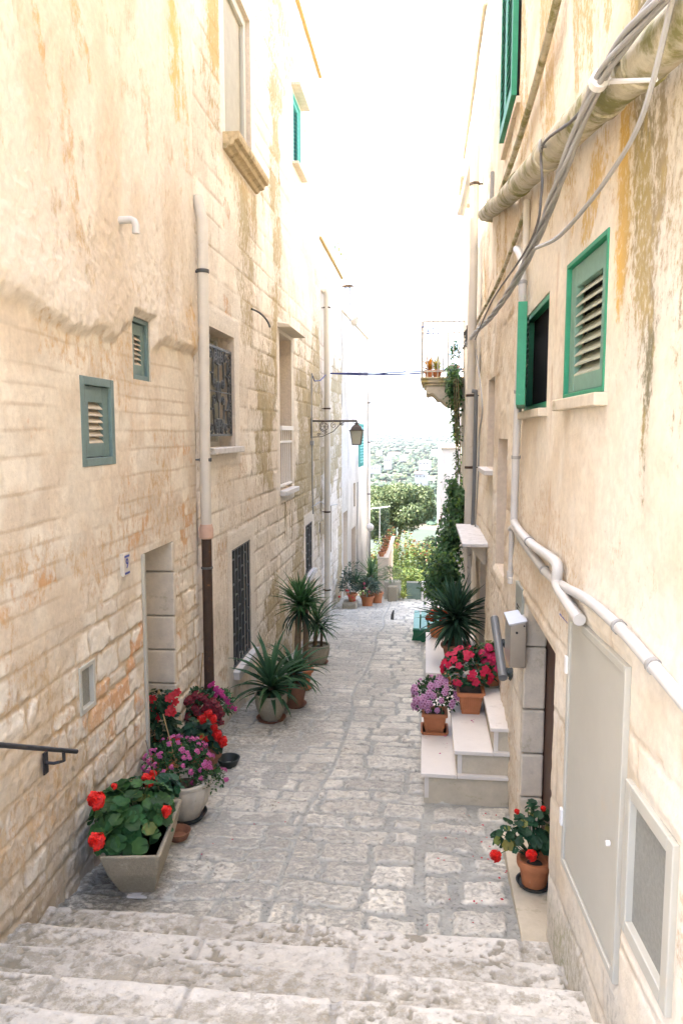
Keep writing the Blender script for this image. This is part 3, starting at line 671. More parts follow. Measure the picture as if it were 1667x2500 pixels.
# drain pipes on the left
def drain(parent, x, y, segs, r, label=None, clamps=()):
    pass
top = LP(440, 495, -1.9)
q = MB(); q.tube([(-1.915, 6.33, -.87), (-1.915, 6.33, -.3), (-1.915, 6.36, .7), (-1.915, 6.38, 1.8), (-1.96, 6.39, 2.0)], .047, 16); dp = q.build('drain_pipe', M['pvc'], house1)
q = MB(); q.lathe([(.049, 0), (.062, .01), (.062, .09), (.052, .13)], (-1.915, 6.33, -.93), 18); q.build('pipe_socket', mat('pinkish_clay', (.50, .33, .24), .7), dp)
q = MB(); q.tube([(-1.915, 6.33, -2.85), (-1.915, 6.33, -.92)], .045, 16); q.build('lower_pipe', M['rust'], dp)
def clamp(parent, x, y, z, r, m_, h=.03, tail=None):
    q = MB(); q.lathe([(r, 0), (r + .006, .003), (r + .006, h), (r, h + .003)], (x, y, z), 16)
    if tail: q.box((min(x, x + tail), y - .02, z + .01), (max(x, x + tail), y + .02, z + .022))
    return q.build('pipe_clamp', m_, parent)
clamp(dp, -1.915, 6.345, -.25, .049, M['iron'], tail=-.085); clamp(dp, -1.915, 6.37, 1.36, .049, M['iron'], tail=-.085); clamp(dp, -1.915, 6.33, -1.2, .047, M['iron'], .018)
q = MB(); q.tube([(-1.99, 14.28, 2.66), (-1.93, 14.30, 2.70), (-1.90, 14.32, 2.62), (-1.90, 14.33, -.6), (-1.90, 14.33, -3.62)], .06, 14); dp2 = q.build('drain_pipe', M['pvc'], house3)
for z in (2.35, .45, -1.55, -3.1): clamp(dp2, -1.90, 14.33, z, .062, M['rust'], tail=-.1)
e = pos3(np.array(L3 - .15), np.array(0.), np.array(.06))
q = MB(); q.tube([(e[0], e[1], 1.3), (e[0], e[1], -4.2)], .045, 10); dp3 = q.build('drain_pipe', M['limewash'], house4)
for z in (.9, -.3, -1.9, -3): clamp(dp3, e[0], e[1], z, .047, M['rust'])
# conduit pipe of cables on the far house
q = MB(); a = pos3(np.array(2.75), np.array(0.), np.array(.03)); q.tube([(a[0], a[1], -1.35), (a[0], a[1], -4.2)], .015, 6); q.build('conduit', M['cable'], house4)

# curved iron hook, lamp bracket, handrail, number plaque
hk = thing('iron_hook', 'thin dark curved iron rod sticking out of the ashlar wall above the grilled window', 'hook', (-2, 8.5, 1.4))
a, b_ = LP(578, 710, -1.99), YP(620, 752, 8.75)
t = np.linspace(0, math.pi / 2, 14); q = MB()
q.tube([a + (b_ - a) * np.array([math.sin(x) if False else (1 - math.cos(x)) * .25 + math.sin(x) * .75, math.sin(x), 1 - math.cos(x)]) for x in t], .011, 8); q.build('rod', M['iron'], hk)

hr = thing('handrail', 'black iron handrail end on a curved bracket fixed to the rubble wall by the steps', 'handrail', (-1.9, 3.6, -1.75))
p1 = YP(176, 1726, 3.66); p0 = LP(0, 1711, -1.82); p00 = p1 + (p0 - p1) * 3.2; p00 = p1 + (p0 - p1) / np.linalg.norm(p0 - p1) * 2.2
br = LP(104, 1752, -1.985); q = MB(); q.tube([p00, p1], .0125, 10); q.build('rail', M['blackiron'], hr)
att = p1 + (p00 - p1) * .075
q = MB(); q.tube([br, br + [.05, .0, 0], br + [.08, .01, .005], [att[0], att[1], br[2] + .05], att], .009, 8); q.build('bracket', M['blackiron'], hr)
q = MB(); q.hexa([br + [0, -.022, -.06], br + [.008, -.022, -.06], br + [.008, .022, -.06], br + [0, .022, -.06], br + [0, -.022, .06], br + [.008, -.022, .06], br + [.008, .022, .06], br + [0, .022, .06]]); q.build('wall_plate', M['blackiron'], hr, smooth=False)

def text_mesh(body, size):
    cu = bpy.data.curves.new('numeral', 'FONT'); cu.body = body; cu.size = size; cu.extrude = .001; cu.align_x = 'CENTER'; cu.align_y = 'CENTER'
    ob = bpy.data.objects.new('tmp', cu); COL.objects.link(ob)
    dg = bpy.context.evaluated_depsgraph_get(); me = bpy.data.meshes.new_from_object(ob.evaluated_get(dg))
    V = np.array([v.co[:] for v in me.vertices]); Fs = [list(p.vertices) for p in me.polygons]
    bpy.data.objects.remove(ob); bpy.data.curves.remove(cu); bpy.data.meshes.remove(me)
    return V, Fs
pc = LP(289, 1296, -1.985); pl = thing('house_number', 'small cream tile with blue number 9 between two blue bars beside the left doorway', 'house number', pc)
MB().box((-2.03, pc[1] - .048, pc[2] - .075), (-1.975, pc[1] + .048, pc[2] + .075)).build('tile', mat('glazed_tile', (.60, .54, .44), .35, .05), pl, smooth=False, bevel=.003)
q = MB()
for z in (.055, -.058): q.box((-1.974, pc[1] - .04, pc[2] + z - .007), (-1.9725, pc[1] + .04, pc[2] + z + .007))
q.build('blue_bars', M['blue'], pl, smooth=False)
V, Fs = text_mesh('9', .095); q = MB(); q.add(np.stack([-1.973 + V[:, 2], pc[1] + V[:, 0], pc[2] + .003 + V[:, 1]], 1), Fs); q.build('numeral', M['blue'], pl, smooth=False)

# street lamp
lm = thing('street_lamp', 'bronze wall lantern on a scrolled iron arm fixed to the left ashlar wall', 'lamp', (-2, 13.0, .2))
a0 = LP(716, 967, -1.98); ly = a0[1]; az = a0[2]; lx = YP(819, 990, ly)[0]
q = MB(); q.tube([(-1.99, ly, az), (lx, ly, az), (lx, ly, az - .03)], .018, 10); q.tube([(-1.985, ly, az + .05), (-1.985, ly, az - .30)], .014, 8)
q.build('arm', M['bronze'], lm)
def xz(pts): return [(a, ly, b_) for a, b_ in pts]
q = MB(); Lx = lx + 1.99
dg = [(-1.98, az - .28), (-1.80, az - .27), (-1.60, az - .18), (lx - .28, az - .04), (lx - .22, az - .025)]
q.tube(xz(dg), .007, 6)
cx, cz = -1.76, az - .10
q.tube(xz([(cx + .065 * math.cos(t), cz + .065 * math.sin(t)) for t in np.linspace(0, 2 * math.pi, 24)]), .006, 6)
for k in range(3): q.tube(xz([(cx + .06 * math.cos(k * 1.047), cz + .06 * math.sin(k * 1.047)), (cx - .06 * math.cos(k * 1.047), cz - .06 * math.sin(k * 1.047))]), .004, 5)
q.tube(xz([(cx + .085 * math.cos(t), cz + .085 * math.sin(t)) for t in np.linspace(1.6, 4.6, 16)]), .006, 6)
for (sx, sz, r, a) in ((-1.60, az - .075, .05, 1.57), (-1.47, az - .045, .03, 1.57), (lx - .25, az - .05, .028, 3.1), (-1.86, az - .235, .03, 0), (-1.74, az - .2, .028, 0)): q.tube(xz(spiral(sx, sz, r, 1.4, a)), .0055, 6)
q.build('scrollwork', M['bronze'], lm)
R = lambda w, z: [(lx - w, ly - w, az + z), (lx + w, ly - w, az + z), (lx + w, ly + w, az + z), (lx - w, ly + w, az + z)]
q = MB(); q.loft([R(.02, -.05), R(.075, -.10), R(.10, -.155)]); q.loft([R(.125, -.168), R(.125, -.156)]); q.box((lx - .04, ly - .04, az - .05), (lx + .04, ly + .04, az - .038)); q.tube([(lx, ly, az - .02), (lx, ly, az - .06)], .014, 8)
q.build('lantern_roof', M['bronze'], lm, smooth=False)
q = MB(); q.loft([R(.068, -.405), R(.105, -.168)]); q.build('lantern_glass', M['glass'], lm, smooth=False)
q = MB()
for sx in (-1, 1):
    for sy_ in (-1, 1): q.tube([(lx + sx * .068, ly + sy_ * .068, az - .41), (lx + sx * .107, ly + sy_ * .107, az - .165)], .007, 5)
for (w, z) in ((.07, -.408),):
    for sg in (-1, 1): q.box((lx - w, ly + sg * w - .007, az + z - .006), (lx + w, ly + sg * w + .007, az + z + .006)); q.box((lx + sg * w - .007, ly - w, az + z - .006), (lx + sg * w + .007, ly + w, az + z + .006))
q.build('lantern_frame', M['bronze'], lm, smooth=False)

# cable feeding the lamp + wire across the street
q = MB(); pA = LP(716, 858, -1.96)
q.tube([pA, (-1.965, pA[1], az + .4), (-1.965, pA[1] + .02, az - .2), (-1.965, pA[1] + .05, -1.0), (-1.96, pA[1] + .1, -1.42)], .013, 6)
q.box((-1.99, pA[1] - .03, az - .42), (-1.93, pA[1] + .04, az - .34))
o = q.build('electric_cable', M['cable'], None); tag(o, 'grey cable running down the ashlar wall past the lantern bracket', 'cable')
wA = LP(752, 857, -1.94); wB = np.array([.63, 13.4, YP(1058, 848, 13.4)[2]])
def sag(a, b, s, n=24): return [np.array(a) + (np.array(b) - np.array(a)) * t - np.array([0, 0, s * 4 * t * (1 - t)]) for t in np.linspace(0, 1, n)]
q = MB(); q.tube([pA + [0, 0, .0], pA + [.03, .1, -.12], pA + [.1, .3, -.1], wA], .011, 6); q.tube(sag(wA, wB, .06), .015, 6); q.tube(sag(wA, wB + np.array([0, 0, .01]), .03), .012, 6)
q.tube(sag(wA, wA + (wB - wA) * .62, .05), .006, 5)
o = q.build('overhead_wire', M['bluewire'], None); tag(o, 'dark bluish wires strung across the alley between the two house walls', 'wire')
q = MB(); c0 = LP(735, 1152, -1.97); q.tube([LP(716, 1165, -1.97), c0, LP(752, 1162, -1.97), LP(775, 1158, -1.97)], .008, 5); o = q.build('electric_cable', M['cable'], None); tag(o, 'short thin cable running sideways across the far left drainpipe', 'cable')

# ------------------------------------------------------------------ RIGHT SIDE
UT = (2.58, 3.36, -1.98, -.80); PN = (2.12, 2.54, -1.72, -1.18)
RD = (3.68, 4.86, -2.72, -1.09)
RW1 = (3.02, 3.68, .16, .78); RW2 = (4.20, 5.15, .14, .76)
NI = (6.1, 6.9, -1.2, -.05); RN2 = (7.35, 8.1, -.36, .55); RN3 = (7.9, 8.75, -3.2, -1.25)
TOPW = (5.85, 6.8, 2.47, 4.6)
def posR(s, z, d): return np.stack([xr(s) - d, s + 0 * d, z + 0 * d], -1)
def r1_fn(S, Z):
    base = np.broadcast_to(rgb(.66, .55, .40), S.shape + (3,))
    c = mix(base, np.broadcast_to(rgb(.57, .44, .28), base.shape), sstep(.42, .72, fbm(S * 1.4, Z * 1.4, 401, 4)))
    SN = Stain(S.shape)
    rough = sstep(4.6, 5.6, S + .7 * (fbm(S * 1.2, Z * 1.2, 403, 2) - .5))
    lowr = sstep(-.55, -.75, Z + .25 * (fbm(S * 1.3, Z, 405, 2) - .5))
    dd, dz, r1, r2 = masonry(S, Z, 407, (.34, .46), (.5, 1.0), .03, .02)
    jt = sstep(.02, .004, dd) * np.maximum(lowr * .8, rough * .5 * sstep(.5, .6, fbm(S * 2, Z * 2, 409, 2)))
    und = fbm(S * 2.4, Z * 2.4, 411, 4) - .5
    crack = fbm(S * 5, Z * 7, 413, 4)
    disp = .02 * und + .006 * (fbm(S * 14, Z * 14, 415, 3) - .5) - .010 * jt + rough * (.03 * (fbm(S * 5, Z * 5, 417, 4) - .5)) + .012 * lowr
    c = mix(c, np.broadcast_to(rgb(.42, .28, .13), c.shape), jt * .6)
    c = mix(c, np.broadcast_to(PALE * 1.02, c.shape), .6 * sstep(.5, .7, fbm(S * 3.4, Z * 3.4, 419, 4)))
    vein = sstep(.03, .0, np.abs(fbm(S * 2.6 + Z, Z * 3, 421, 4) - .5)) * rough
    c = mix(c, np.broadcast_to(rgb(.46, .28, .11), c.shape), vein * .45); disp -= .008 * vein
    # ochre streaks high up
    SN.add(rgb(.46, .31, .10), .68 * sstep(.44, .70, fbm(S * 4 - Z * .9, Z * 1.1, 423, 4)) * sstep(.3, 1.5, Z)); SN.add(rgb(.52, .36, .19), .5 * sstep(.40, .65, fbm(S * 1.7, Z * 1.5, 424, 3)))
    # orange run above and beside the louvred window
    run = np.exp(-((S - 2.87 - .05 * (Z - .5)) / .10) ** 2) * sstep(.1, .75, Z) * sstep(1.75, 1.2, Z) * sstep(.15, .5, fbm(S * 12, Z * 1.6, 425, 3))
    c = mix(c, np.broadcast_to(rgb(.66, .42, .06), c.shape), np.clip(run * .5, 0, .5)); SN.add(rgb(.66, .36, .01), np.clip(run * (.45 + .8 * fbm(S * 10, Z * 3, 428, 3)), 0, .8))
    fan = np.exp(-((S - 3.35) / .45) ** 2) * sstep(.7, .85, Z) * sstep(1.6, 1.0, Z) * sstep(.35, .62, fbm(S * 5 + Z * 4, Z * 1.5, 427, 4))
    SN.add(rgb(.55, .34, .06), np.clip(fan * .75, 0, .7))
    # black-olive algae curtain
    cur = np.exp(-((S - 2.50 - .12 * (Z - .3)) / .30) ** 4) * sstep(-.55, .5, Z + .6 * (fbm(S * 9, Z * .6, 429, 3) - .5)) * (.55 + .45 * sstep(.3, .6, fbm(S * 7, Z * 1.6, 431, 3)))
    cur = np.maximum(cur, .8 * sstep(.75, 1.1, Z) * sstep(2.75, 2.3, S))
    c = mix(c, np.broadcast_to(rgb(.33, .28, .13), c.shape), np.clip(cur * .38, 0, .35))
    SN.add(rgb(.10, .088, .03), np.clip(cur * .80, 0, .72)); disp -= .006 * cur
    yl = cur * sstep(.5, .62, fbm(S * 14, Z * 5, 433, 3)); SN.c = mix(SN.c, np.broadcast_to(rgb(.42, .29, .04), SN.c.shape), np.clip(yl * .55, 0, .5))
    whit = sstep(2.4, 2.1, S) * .5; c = mix(c, np.broadcast_to(rgb(.70, .63, .52), c.shape), whit * sstep(.3, .6, fbm(S * 4, Z * 3, 435, 3)))
    # rust dribbles under old nails
    for s0, zt in ((3.95, .9), (4.05, .35), (4.0, -.25)):
        k = np.exp(-((S - s0) / .022) ** 2) * sstep(zt + .02, zt - .02, Z) * sstep(zt - .6, zt, Z); c = mix(c, np.broadcast_to(rgb(.45, .22, .06), c.shape), k * .55)
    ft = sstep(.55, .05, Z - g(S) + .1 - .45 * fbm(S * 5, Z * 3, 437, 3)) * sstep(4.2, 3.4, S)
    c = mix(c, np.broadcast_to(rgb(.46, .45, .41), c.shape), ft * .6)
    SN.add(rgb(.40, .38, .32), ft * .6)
    mo = np.exp(-((S - 3.35) / .25) ** 2) * sstep(-2.05, -2.35, Z); SN.add(rgb(.25, .27, .10), mo * .62)
    return disp, c, SN.out()
OPR = [(*UT, .03), (*PN, .03), (*RD, .15), (*RW1, .10), (*RW2, .14), (*NI, .12), (*RN2, .16), (*RN3, .16), (*TOPW, .05)]
houseR = thing('plaster_house', 'near right house with stained cream plaster, bright green shutters and pale utility cabinet', 'house', (2.5, 5, -2.6))
ss = grid_lines(.75, 9.42, .016, sum([[o[0], o[1]] for o in OPR], [])); zz = np.concatenate([grid_lines(-3.3, 1.9, .016, sum([[o[2], o[3]] for o in OPR if o[3] < 1.9], [])), grid_lines(1.925, 5.8, .03, [TOPW[2], TOPW[3]])])
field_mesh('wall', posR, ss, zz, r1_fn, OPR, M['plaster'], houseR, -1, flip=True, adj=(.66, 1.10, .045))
b = MB(); b.box((1.05, .2, -3.6), (7, 9.4, 5.8)); b.box((.83, .2, -3.6), (1.04, .75, 5.8)); b.box((.68, 9.2, -3.4), (1.04, 9.39, 5.8)); b.box((.69, .76, 5.55), (1.04, 9.19, 5.79))
b.build('house_body', M['limewash'], houseR, smooth=False)
# door recess
MB().box((.795, RD[0] - .3, RD[2]), (.83, RD[1], RD[3])).build('door', M['wood'], houseR, smooth=False)
q = MB(); rr = random.Random(8); z = RD[2] + .02
while z < RD[3] - .02:
    h = min(rr.choice([.30, .42, .34]), RD[3] - z - .004); q.box((.652 - rr.uniform(.0, .012), RD[1] - .06, z + .004), (.79, RD[1] + .001 + rr.uniform(0, .008), z + h - .004)); z += h
q.build('door_jamb', M['trim'], houseR, smooth=False, bevel=.014)
MB().box((.525, 3.64, -2.9), (.79, RD[1] - .1, -2.622)).build('doorstep', M['riser'], houseR, smooth=False, bevel=.006)
# right louvred windows
def rpane(S0, S1, Z0, Z1, **k): return louvre(houseR, S0, S1, Z0, Z1, .655, -1, **k)
def slant(V): V = V.copy(); V[:, 0] += np.maximum(0, .06 * (3.6 - V[:, 1])); return V
MB.post = slant
louvre(houseR, *RW1, .644, -1, .022, 9, 'green', 'slatR', leafmat='greydgreen', stile=.10, top=.17, bot=.13)
MB().box((.60, RW1[0] - .04, RW1[2] - .055), (.75, RW1[1] + .04, RW1[2] - .003)).build('window_sill', M['trim'], houseR, smooth=False, bevel=.006)
MB.post = None
# half-open shutter window
y0, y1, z0, z1 = RW2
q = MB(); q.box((.705, y0, z0), (.72, y1, z1)); w = q.build('window', M['dark'], houseR, smooth=False)
q = MB()
for a, b_, c_, d0 in ((y0, y0 + .035, z0, z1), (y1 - .035, y1, z0, z1), (y0 + .035, y1 - .035, z1 - .035, z1), (y0 + .035, y1 - .035, z0, z0 + .035)): q.box((.655, a, c_), (.70, b_, d0))
q.build('window_frame', M['green'], w, smooth=False, bevel=.004)
lw = (y1 - y0) - .22; ang = math.radians(-7)
Rz = np.array(Matrix.Rotation(ang, 3, 'Z'))      # leaf hinged at the far jamb, free end out in the street
hinge = (.648, y1 - .04, 0)
q = MB(); zt, zb = z1 - .02, z0 + .02
for a, b_, c_, d0 in ((-lw, -lw + .07, zb, zt), (-.07, 0, zb, zt), (-lw + .07, -.07, zt - .08, zt), (-lw + .07, -.07, zb, zb + .08)): q.box((-.052, a, c_), (0, b_, d0), R=Rz.T if False else np.array(Matrix.Rotation(ang, 3, 'Z')).T.T, o=hinge)
lf = q.build('shutter', M['green'], houseR, smooth=False, bevel=.003)
q = MB()
for i in range(13):
    zc = zb + .1 + i * (zt - zb - .18) / 13
    q.hexa([np.array(Rz) @ np.array(v) + np.array(hinge) for v in [(-.036, -lw + .07, zc), (.012, -lw + .07, zc + .04), (.012, -.07, zc + .04), (-.036, -.07, zc), (-.036, -lw + .07, zc + .007), (.012, -lw + .07, zc + .047), (.012, -.07, zc + .047), (-.036, -.07, zc + .007)]])
q.build('slats', M['greydgreen'], lf, smooth=False)
MB().box((.60, y0 - .03, z0 - .05), (.78, y1 + .03, z0 - .003)).build('window_sill', M['trim'], houseR, smooth=False, bevel=.006)
# high green shutters at the top
y0, y1, z0, z1 = TOPW
q = MB(); q.box((.69, y0, z0), (.695, y1, z1)); w = q.build('window', M['dark'], houseR, smooth=False)
for a, b_ in ((y0 + .01, (y0 + y1) / 2 - .006), ((y0 + y1) / 2 + .006, y1 - .01)):
    q = MB()
    for c_, d_ in ((a, a + .06), (b_ - .06, b_)): q.box((.59, c_, z0), (.63, d_, z1))
    for c_, d_ in ((z0, z0 + .08), (z1 - .08, z1)): q.box((.59, a + .06, c_), (.63, b_ - .06, d_))
    for i in range(26):
        zc = z0 + .09 + i * (z1 - z0 - .18) / 26; q.hexa([(.59, a + .06, zc), (.63, a + .06, zc + .03), (.63, b_ - .06, zc + .03), (.59, b_ - .06, zc), (.59, a + .06, zc + .006), (.63, a + .06, zc + .036), (.63, b_ - .06, zc + .036), (.59, b_ - .06, zc + .006)])
    q.build('shutter', M['green'], houseR, smooth=False)
MB().box((.615, y0 - .1, z0 - .10), (.66, y1 + .1, z0 - .05)).build('window_sill', M['trim'], houseR, smooth=False, bevel=.006)
# recesses further on
MB().box((.77, NI[0], NI[2]), (.78, NI[1], NI[3])).build('bricked_window', M['trim'], houseR, smooth=False)
MB().box((.80, RN2[0], RN2[2]), (.82, RN2[1], RN2[3])).build('window', mat('grey_render', (.5, .49, .47), .9, .1, 20, .4, 40), houseR, smooth=False)
MB().box((.56, RN2[0] - .03, RN2[2] - .05), (.8, RN2[1] + .1, RN2[2] - .003)).build('window_sill', M['sill'], houseR, smooth=False, bevel=.005)
MB().box((.80, RN3[0], RN3[2]), (.82, RN3[1], RN3[3])).build('door', M['oldwood'], houseR, smooth=False)
# stone shelf canopy over the far door
s0 = RP(1125, 1268)[1]; q = MB(); zc = RP(1125, 1262)[2]
q.box((.38, 7.6, zc), (.66, 9.3, zc + .035)); q.build('door_canopy', M['sill'], houseR, smooth=False, bevel=.006)
MB().hexa([(.61, 7.85, zc - .22), (.64, 7.85, zc - .22), (.64, 7.97, zc - .22), (.61, 7.97, zc - .22), (.46, 7.85, zc - .003), (.64, 7.85, zc - .003), (.64, 7.97, zc - .003), (.46, 7.97, zc - .003)]).build('canopy_bracket', M['trim'], houseR, smooth=False, bevel=.006)
# white wooden post / door leaf under the canopy
q = MB(); q.box((.50, 8.85, -3.15), (.55, 9.25, zc - .01)); q.build('door_leaf', M['oldwood'], houseR, smooth=False, bevel=.004)

# utility cabinet and mesh vent in the near wall
def rbox(B, s0, s1, z0, z1, d0, d1):
    P = lambda s, z, d: (float(xr(s)) - d, s, z)
    B.hexa([P(s0, z0, d1), P(s0, z0, d0), P(s1, z0, d0), P(s1, z0, d1), P(s0, z1, d1), P(s0, z1, d0), P(s1, z1, d0), P(s1, z1, d1)]); return B
def rquad(B, pts, d0, d1):    # quad given on the wall by photo points (clockwise), thickness d0..d1
    a = [RP(u, v, d0) for u, v in pts]; b_ = [RP(u, v, d1) for u, v in pts]
    B.hexa(a + b_); return B
s0, s1, z0, z1 = UT
q = MB(); fw = .03
for a in ((s0, s0 + fw, z0, z1), (s1 - fw, s1, z0, z1), (s0 + fw, s1 - fw, z1 - fw, z1), (s0 + fw, s1 - fw, z0, z0 + fw)): rbox(q, *a, -.02, .022)
cab = q.build('utility_cabinet', M['creammetal'], houseR, smooth=False, bevel=.003)
q = MB(); rbox(q, s0 + fw + .004, s1 - fw - .004, z0 + fw + .004, z1 - fw - .004, -.02, .014); q.build('cabinet_door', M['creammetal'], cab, smooth=False, bevel=.004)
q = MB(); q.tube([(float(xr(s0 + .066)) - .028, s0 + .066, -1.48), (float(xr(s0 + .066)) - .044, s0 + .066, -1.48)], .011, 10); q.build('lock', M['white'], cab, smooth=False, bevel=.004)
for z in (-1.08, -1.80): q = MB(); rbox(q, s1 - .02, s1 + .012, z, z + .08, .015, .032); q.build('hinge', M['white'], cab, smooth=False, bevel=.004)
s0, s1, z0, z1 = PN; fw = .05; q = MB()
for a in ((s0, s0 + fw, z0, z1), (s1 - fw, s1, z0, z1), (s0 + fw, s1 - fw, z1 - fw, z1), (s0 + fw, s1 - fw, z0, z0 + fw)): rbox(q, *a, -.02, .02)
vp = q.build('vent_panel', M['creammetal'], houseR, smooth=False, bevel=.004)
q = MB(); rbox(q, s0 + fw, s1 - fw, z0 + fw, z1 - fw, -.02, -.005); q.build('vent_mesh', M['mesh'], vp, smooth=False)

# ---------- farther right house with balcony
houseB = thing('plaster_house', 'far right house whose sunlit upper wall carries a small stone balcony', 'house', (2.5, 12, -3))
def rb_fn(S, Z):
    d = .02 * (fbm(S * 2, Z * 2, 501, 4) - .5) + .006 * fbm(S * 12, Z * 12, 503, 2)
    c = mix(np.broadcast_to(rgb(.56, .49, .39), S.shape + (3,)), np.broadcast_to(rgb(.44, .36, .26), S.shape + (3,)), sstep(.45, .75, fbm(S * 3, Z * 1.1, 511, 4)))
    return d, c
ss = grid_lines(9.43, 14.4, .035, []); zz = grid_lines(-4.0, 5.0, .035, [])
field_mesh('wall', posR, ss, zz, rb_fn, [], M['plaster'], houseB, -1, flip=True, adj=(.66, 1.10, .045))
b = MB(); b.box((.70, 9.43, -4.2), (7, 14.4, 4.98)); b.build('house_body', M['limewash'], houseB, smooth=False)
MB().box((.60, 9.44, 5.005), (7, 14.44, 5.09)).build('roof', M['trim'], houseB, smooth=False, bevel=.01)
b = MB(); b.box((.655, 9.45, 5.095), (2.5, 10.4, 6.6)); b.build('roof_block', M['limewash'], houseB, smooth=False)
q = MB(); q.box((.50, 12.6, 4.1), (.66, 13.6, 4.25)); q.box((.52, 11.0, 3.2), (.66, 11.2, 3.7)); q.build('cornice', M['trim'], houseB, smooth=False, bevel=.02)
BY0, BY1 = 13.3, 14.9; bx0 = YP(966, 865, BY0)[0]; bz = YP(966, 866, BY0)[2]
prof = [(0, 0), (0, -.035), (.02, -.05), (.025, -.09), (.05, -.12), (.09, -.14), (.1, -.165)]
bal = MB(); 
bal.box((bx0 - .01, BY0, bz - .035), (.66, BY1, bz)); bal.box((bx0 + .01, BY0 + .02, bz - .10), (.66, BY1 - .02, bz - .036)); bal.box((bx0 + .05, BY0 + .05, bz - .15), (.66, BY1 - .05, bz - .101))
balo = bal.build('balcony', mat('lichened_balcony_stone', (.50, .42, .28), .9, .2, 12, .4, 40, dirt=((.30, .24, .07), 7, .5)), houseB, smooth=False, bevel=.012)
cor = [(bx0 + .09, -.151), (bx0 + .09, -.24), (bx0 + .10, -.285), (bx0 + .14, -.30), (bx0 + .18, -.275), (bx0 + .22, -.285), (bx0 + .27, -.33), (bx0 + .31, -.385), (bx0 + .37, -.38), (bx0 + .42, -.43), (bx0 + .47, -.475), (bx0 + .55, -.50), (.66, -.50), (.66, -.151)]
for yy in (BY0 + .08, BY1 - .3):
    q = MB(); q.loft([[(x, yy, bz + z) for x, z in cor], [(x, yy + .2, bz + z) for x, z in cor]]); q.build('corbel', M['trim'], balo, smooth=False, bevel=.01)
rlz = YP(966, 738, BY0)[2]
q = MB(); nb = 8
for k in range(nb + 1):
    x = bx0 + .02 + k * (.64 - bx0 - .02) / nb; r = .022 if k == 0 else .009
    q.tube([(x, BY0 + .05, bz), (x, BY0 + .05, rlz)], r, 8)
q.tube([(bx0 + .01, BY0 + .05, rlz), (.66, BY0 + .05, rlz)], .016, 8); q.tube([(bx0 + .01, BY0 + .05, bz + .10), (.66, BY0 + .05, bz + .10)], .012, 8)
for k in range(1, 15): 
    y = BY0 + .05 + k * .11; q.tube([(bx0 + .02, y, bz), (bx0 + .02, y, rlz)], .009, 6)
q.tube([(bx0 + .02, BY0 + .05, rlz), (bx0 + .02, BY1, rlz)], .016, 8)
for k in range(7): x = bx0 + .1 + k * .08; q.tube([(x, BY1 - .05, bz), (x, BY1 - .05, rlz)], .009, 6)
q.tube([(bx0, BY1 - .05, rlz), (.66, BY1 - .05, rlz)], .016, 8)
q.build('railing', mat('cream_rail', (.46, .43, .37), .5), balo)
# blue drying rack hooked on the railing
rk = thing('drying_rack', 'small blue wire drying rack hooked over the balcony railing', 'drying rack', (bx0, BY0, rlz - .2)); q = MB()
xz2 = lambda pts, y: [(a, y, b_) for a, b_ in pts]
q.tube(xz2([(bx0 - .03, rlz - .2), (bx0 - .02, rlz - .12), (bx0 + .02, rlz - .09), (bx0 + .1, rlz - .09), (bx0 + .12, rlz - .17), (bx0 + .15, rlz - .21)], BY0 + .02), .008, 6)
for z in (-.13, -.21): q.tube(xz2([(bx0 + .06, rlz + z), (bx0 + .33, rlz + z + .003)], BY0 + .025), .006, 6)
q.tube(xz2([(bx0 + .33, rlz - .13), (bx0 + .32, rlz - .21)], BY0 + .025), .006, 6); q.build('wire_frame', mat('blue_wire_frame', (.08, .14, .42), .5), rk)

# pipes on the right
def rpath(pts, off): return [RP(u, v, o if False else off) for u, v in pts]
q = MB()
q.tube([(.55, 9.55, RP(1098, 380)[2] + .1), (.55, 9.55, 2.2), (.55, 9.55, .6), (.55, 9.55, -1.7)], .055, 14); dpR = q.build('drain_pipe', M['pvc'], houseB)
for z in (3.0, .45, -.45): clamp(dpR, .55, 9.55, z, .057, M['rust'], tail=.1)
q = MB(); q.tube([(.40, 9.9, 2.75), (.55, 9.6, 3.45)], .05, 12); q.build('gutter_outlet', M['pvc'], houseB)
big = thing('waste_pipe', 'thick lichen-stained sloping pipe high on the right house wall', 'pipe', (.5, 6, 2))
pth = rpath([(1112, 492), (1160, 455), (1240, 375), (1310, 300), (1400, 210), (1500, 125), (1590, 40)], .085)
pth = [np.array(p) for p in pth]
q = MB(); q.tube([pth[0] + np.array([.08, .05, 0])] + pth + [pth[-1] + (pth[-1] - pth[-2]) * 2], .07, 18); q.build('pipe_run', M['etern'], big)
q = MB()
for i, t in ((0, .5), (1, .5), (2, .3), (3, .9), (4, .8)):
    a = pth[i] + (pth[i + 1] - pth[i]) * t; dr = (pth[i + 1] - pth[i]); dr /= np.linalg.norm(dr); MB().tube([a - dr * .03, a + dr * .03], .078, 18).build('pipe_collar', M['etern'], big)
# thin pipes and cables above it
def cable(name, pts, r, m_, label, cat='cable', off=.03, seg=8):
    P = [RP(u, v, off) for u, v in pts]; P = smooth(P); q = MB(); q.tube(P, r, seg); o = q.build(name, M[m_], None); tag(o, label, cat); return o
def smooth(P, n=6):
    P = [np.array(p) for p in P]; out = []
    E = [2 * P[0] - P[1]] + P + [2 * P[-1] - P[-2]]
    for i in range(1, len(E) - 2):
        for t in np.linspace(0, 1, n, endpoint=False):
            a, b_, c_, d_ = E[i - 1], E[i], E[i + 1], E[i + 2]
            out.append(.5 * (2 * b_ + (c_ - a) * t + (2 * a - 5 * b_ + 4 * c_ - d_) * t * t + (3 * b_ - a - 3 * c_ + d_) * t ** 3))
    out.append(P[-1]); return out
cable('thin_pipe', [(1283, -20), (1262, 70), (1225, 210), (1185, 340), (1150, 440), (1130, 495)], .022, 'etern', 'thin grey pipe climbing steeply past the high green shutters', 'pipe', .04)
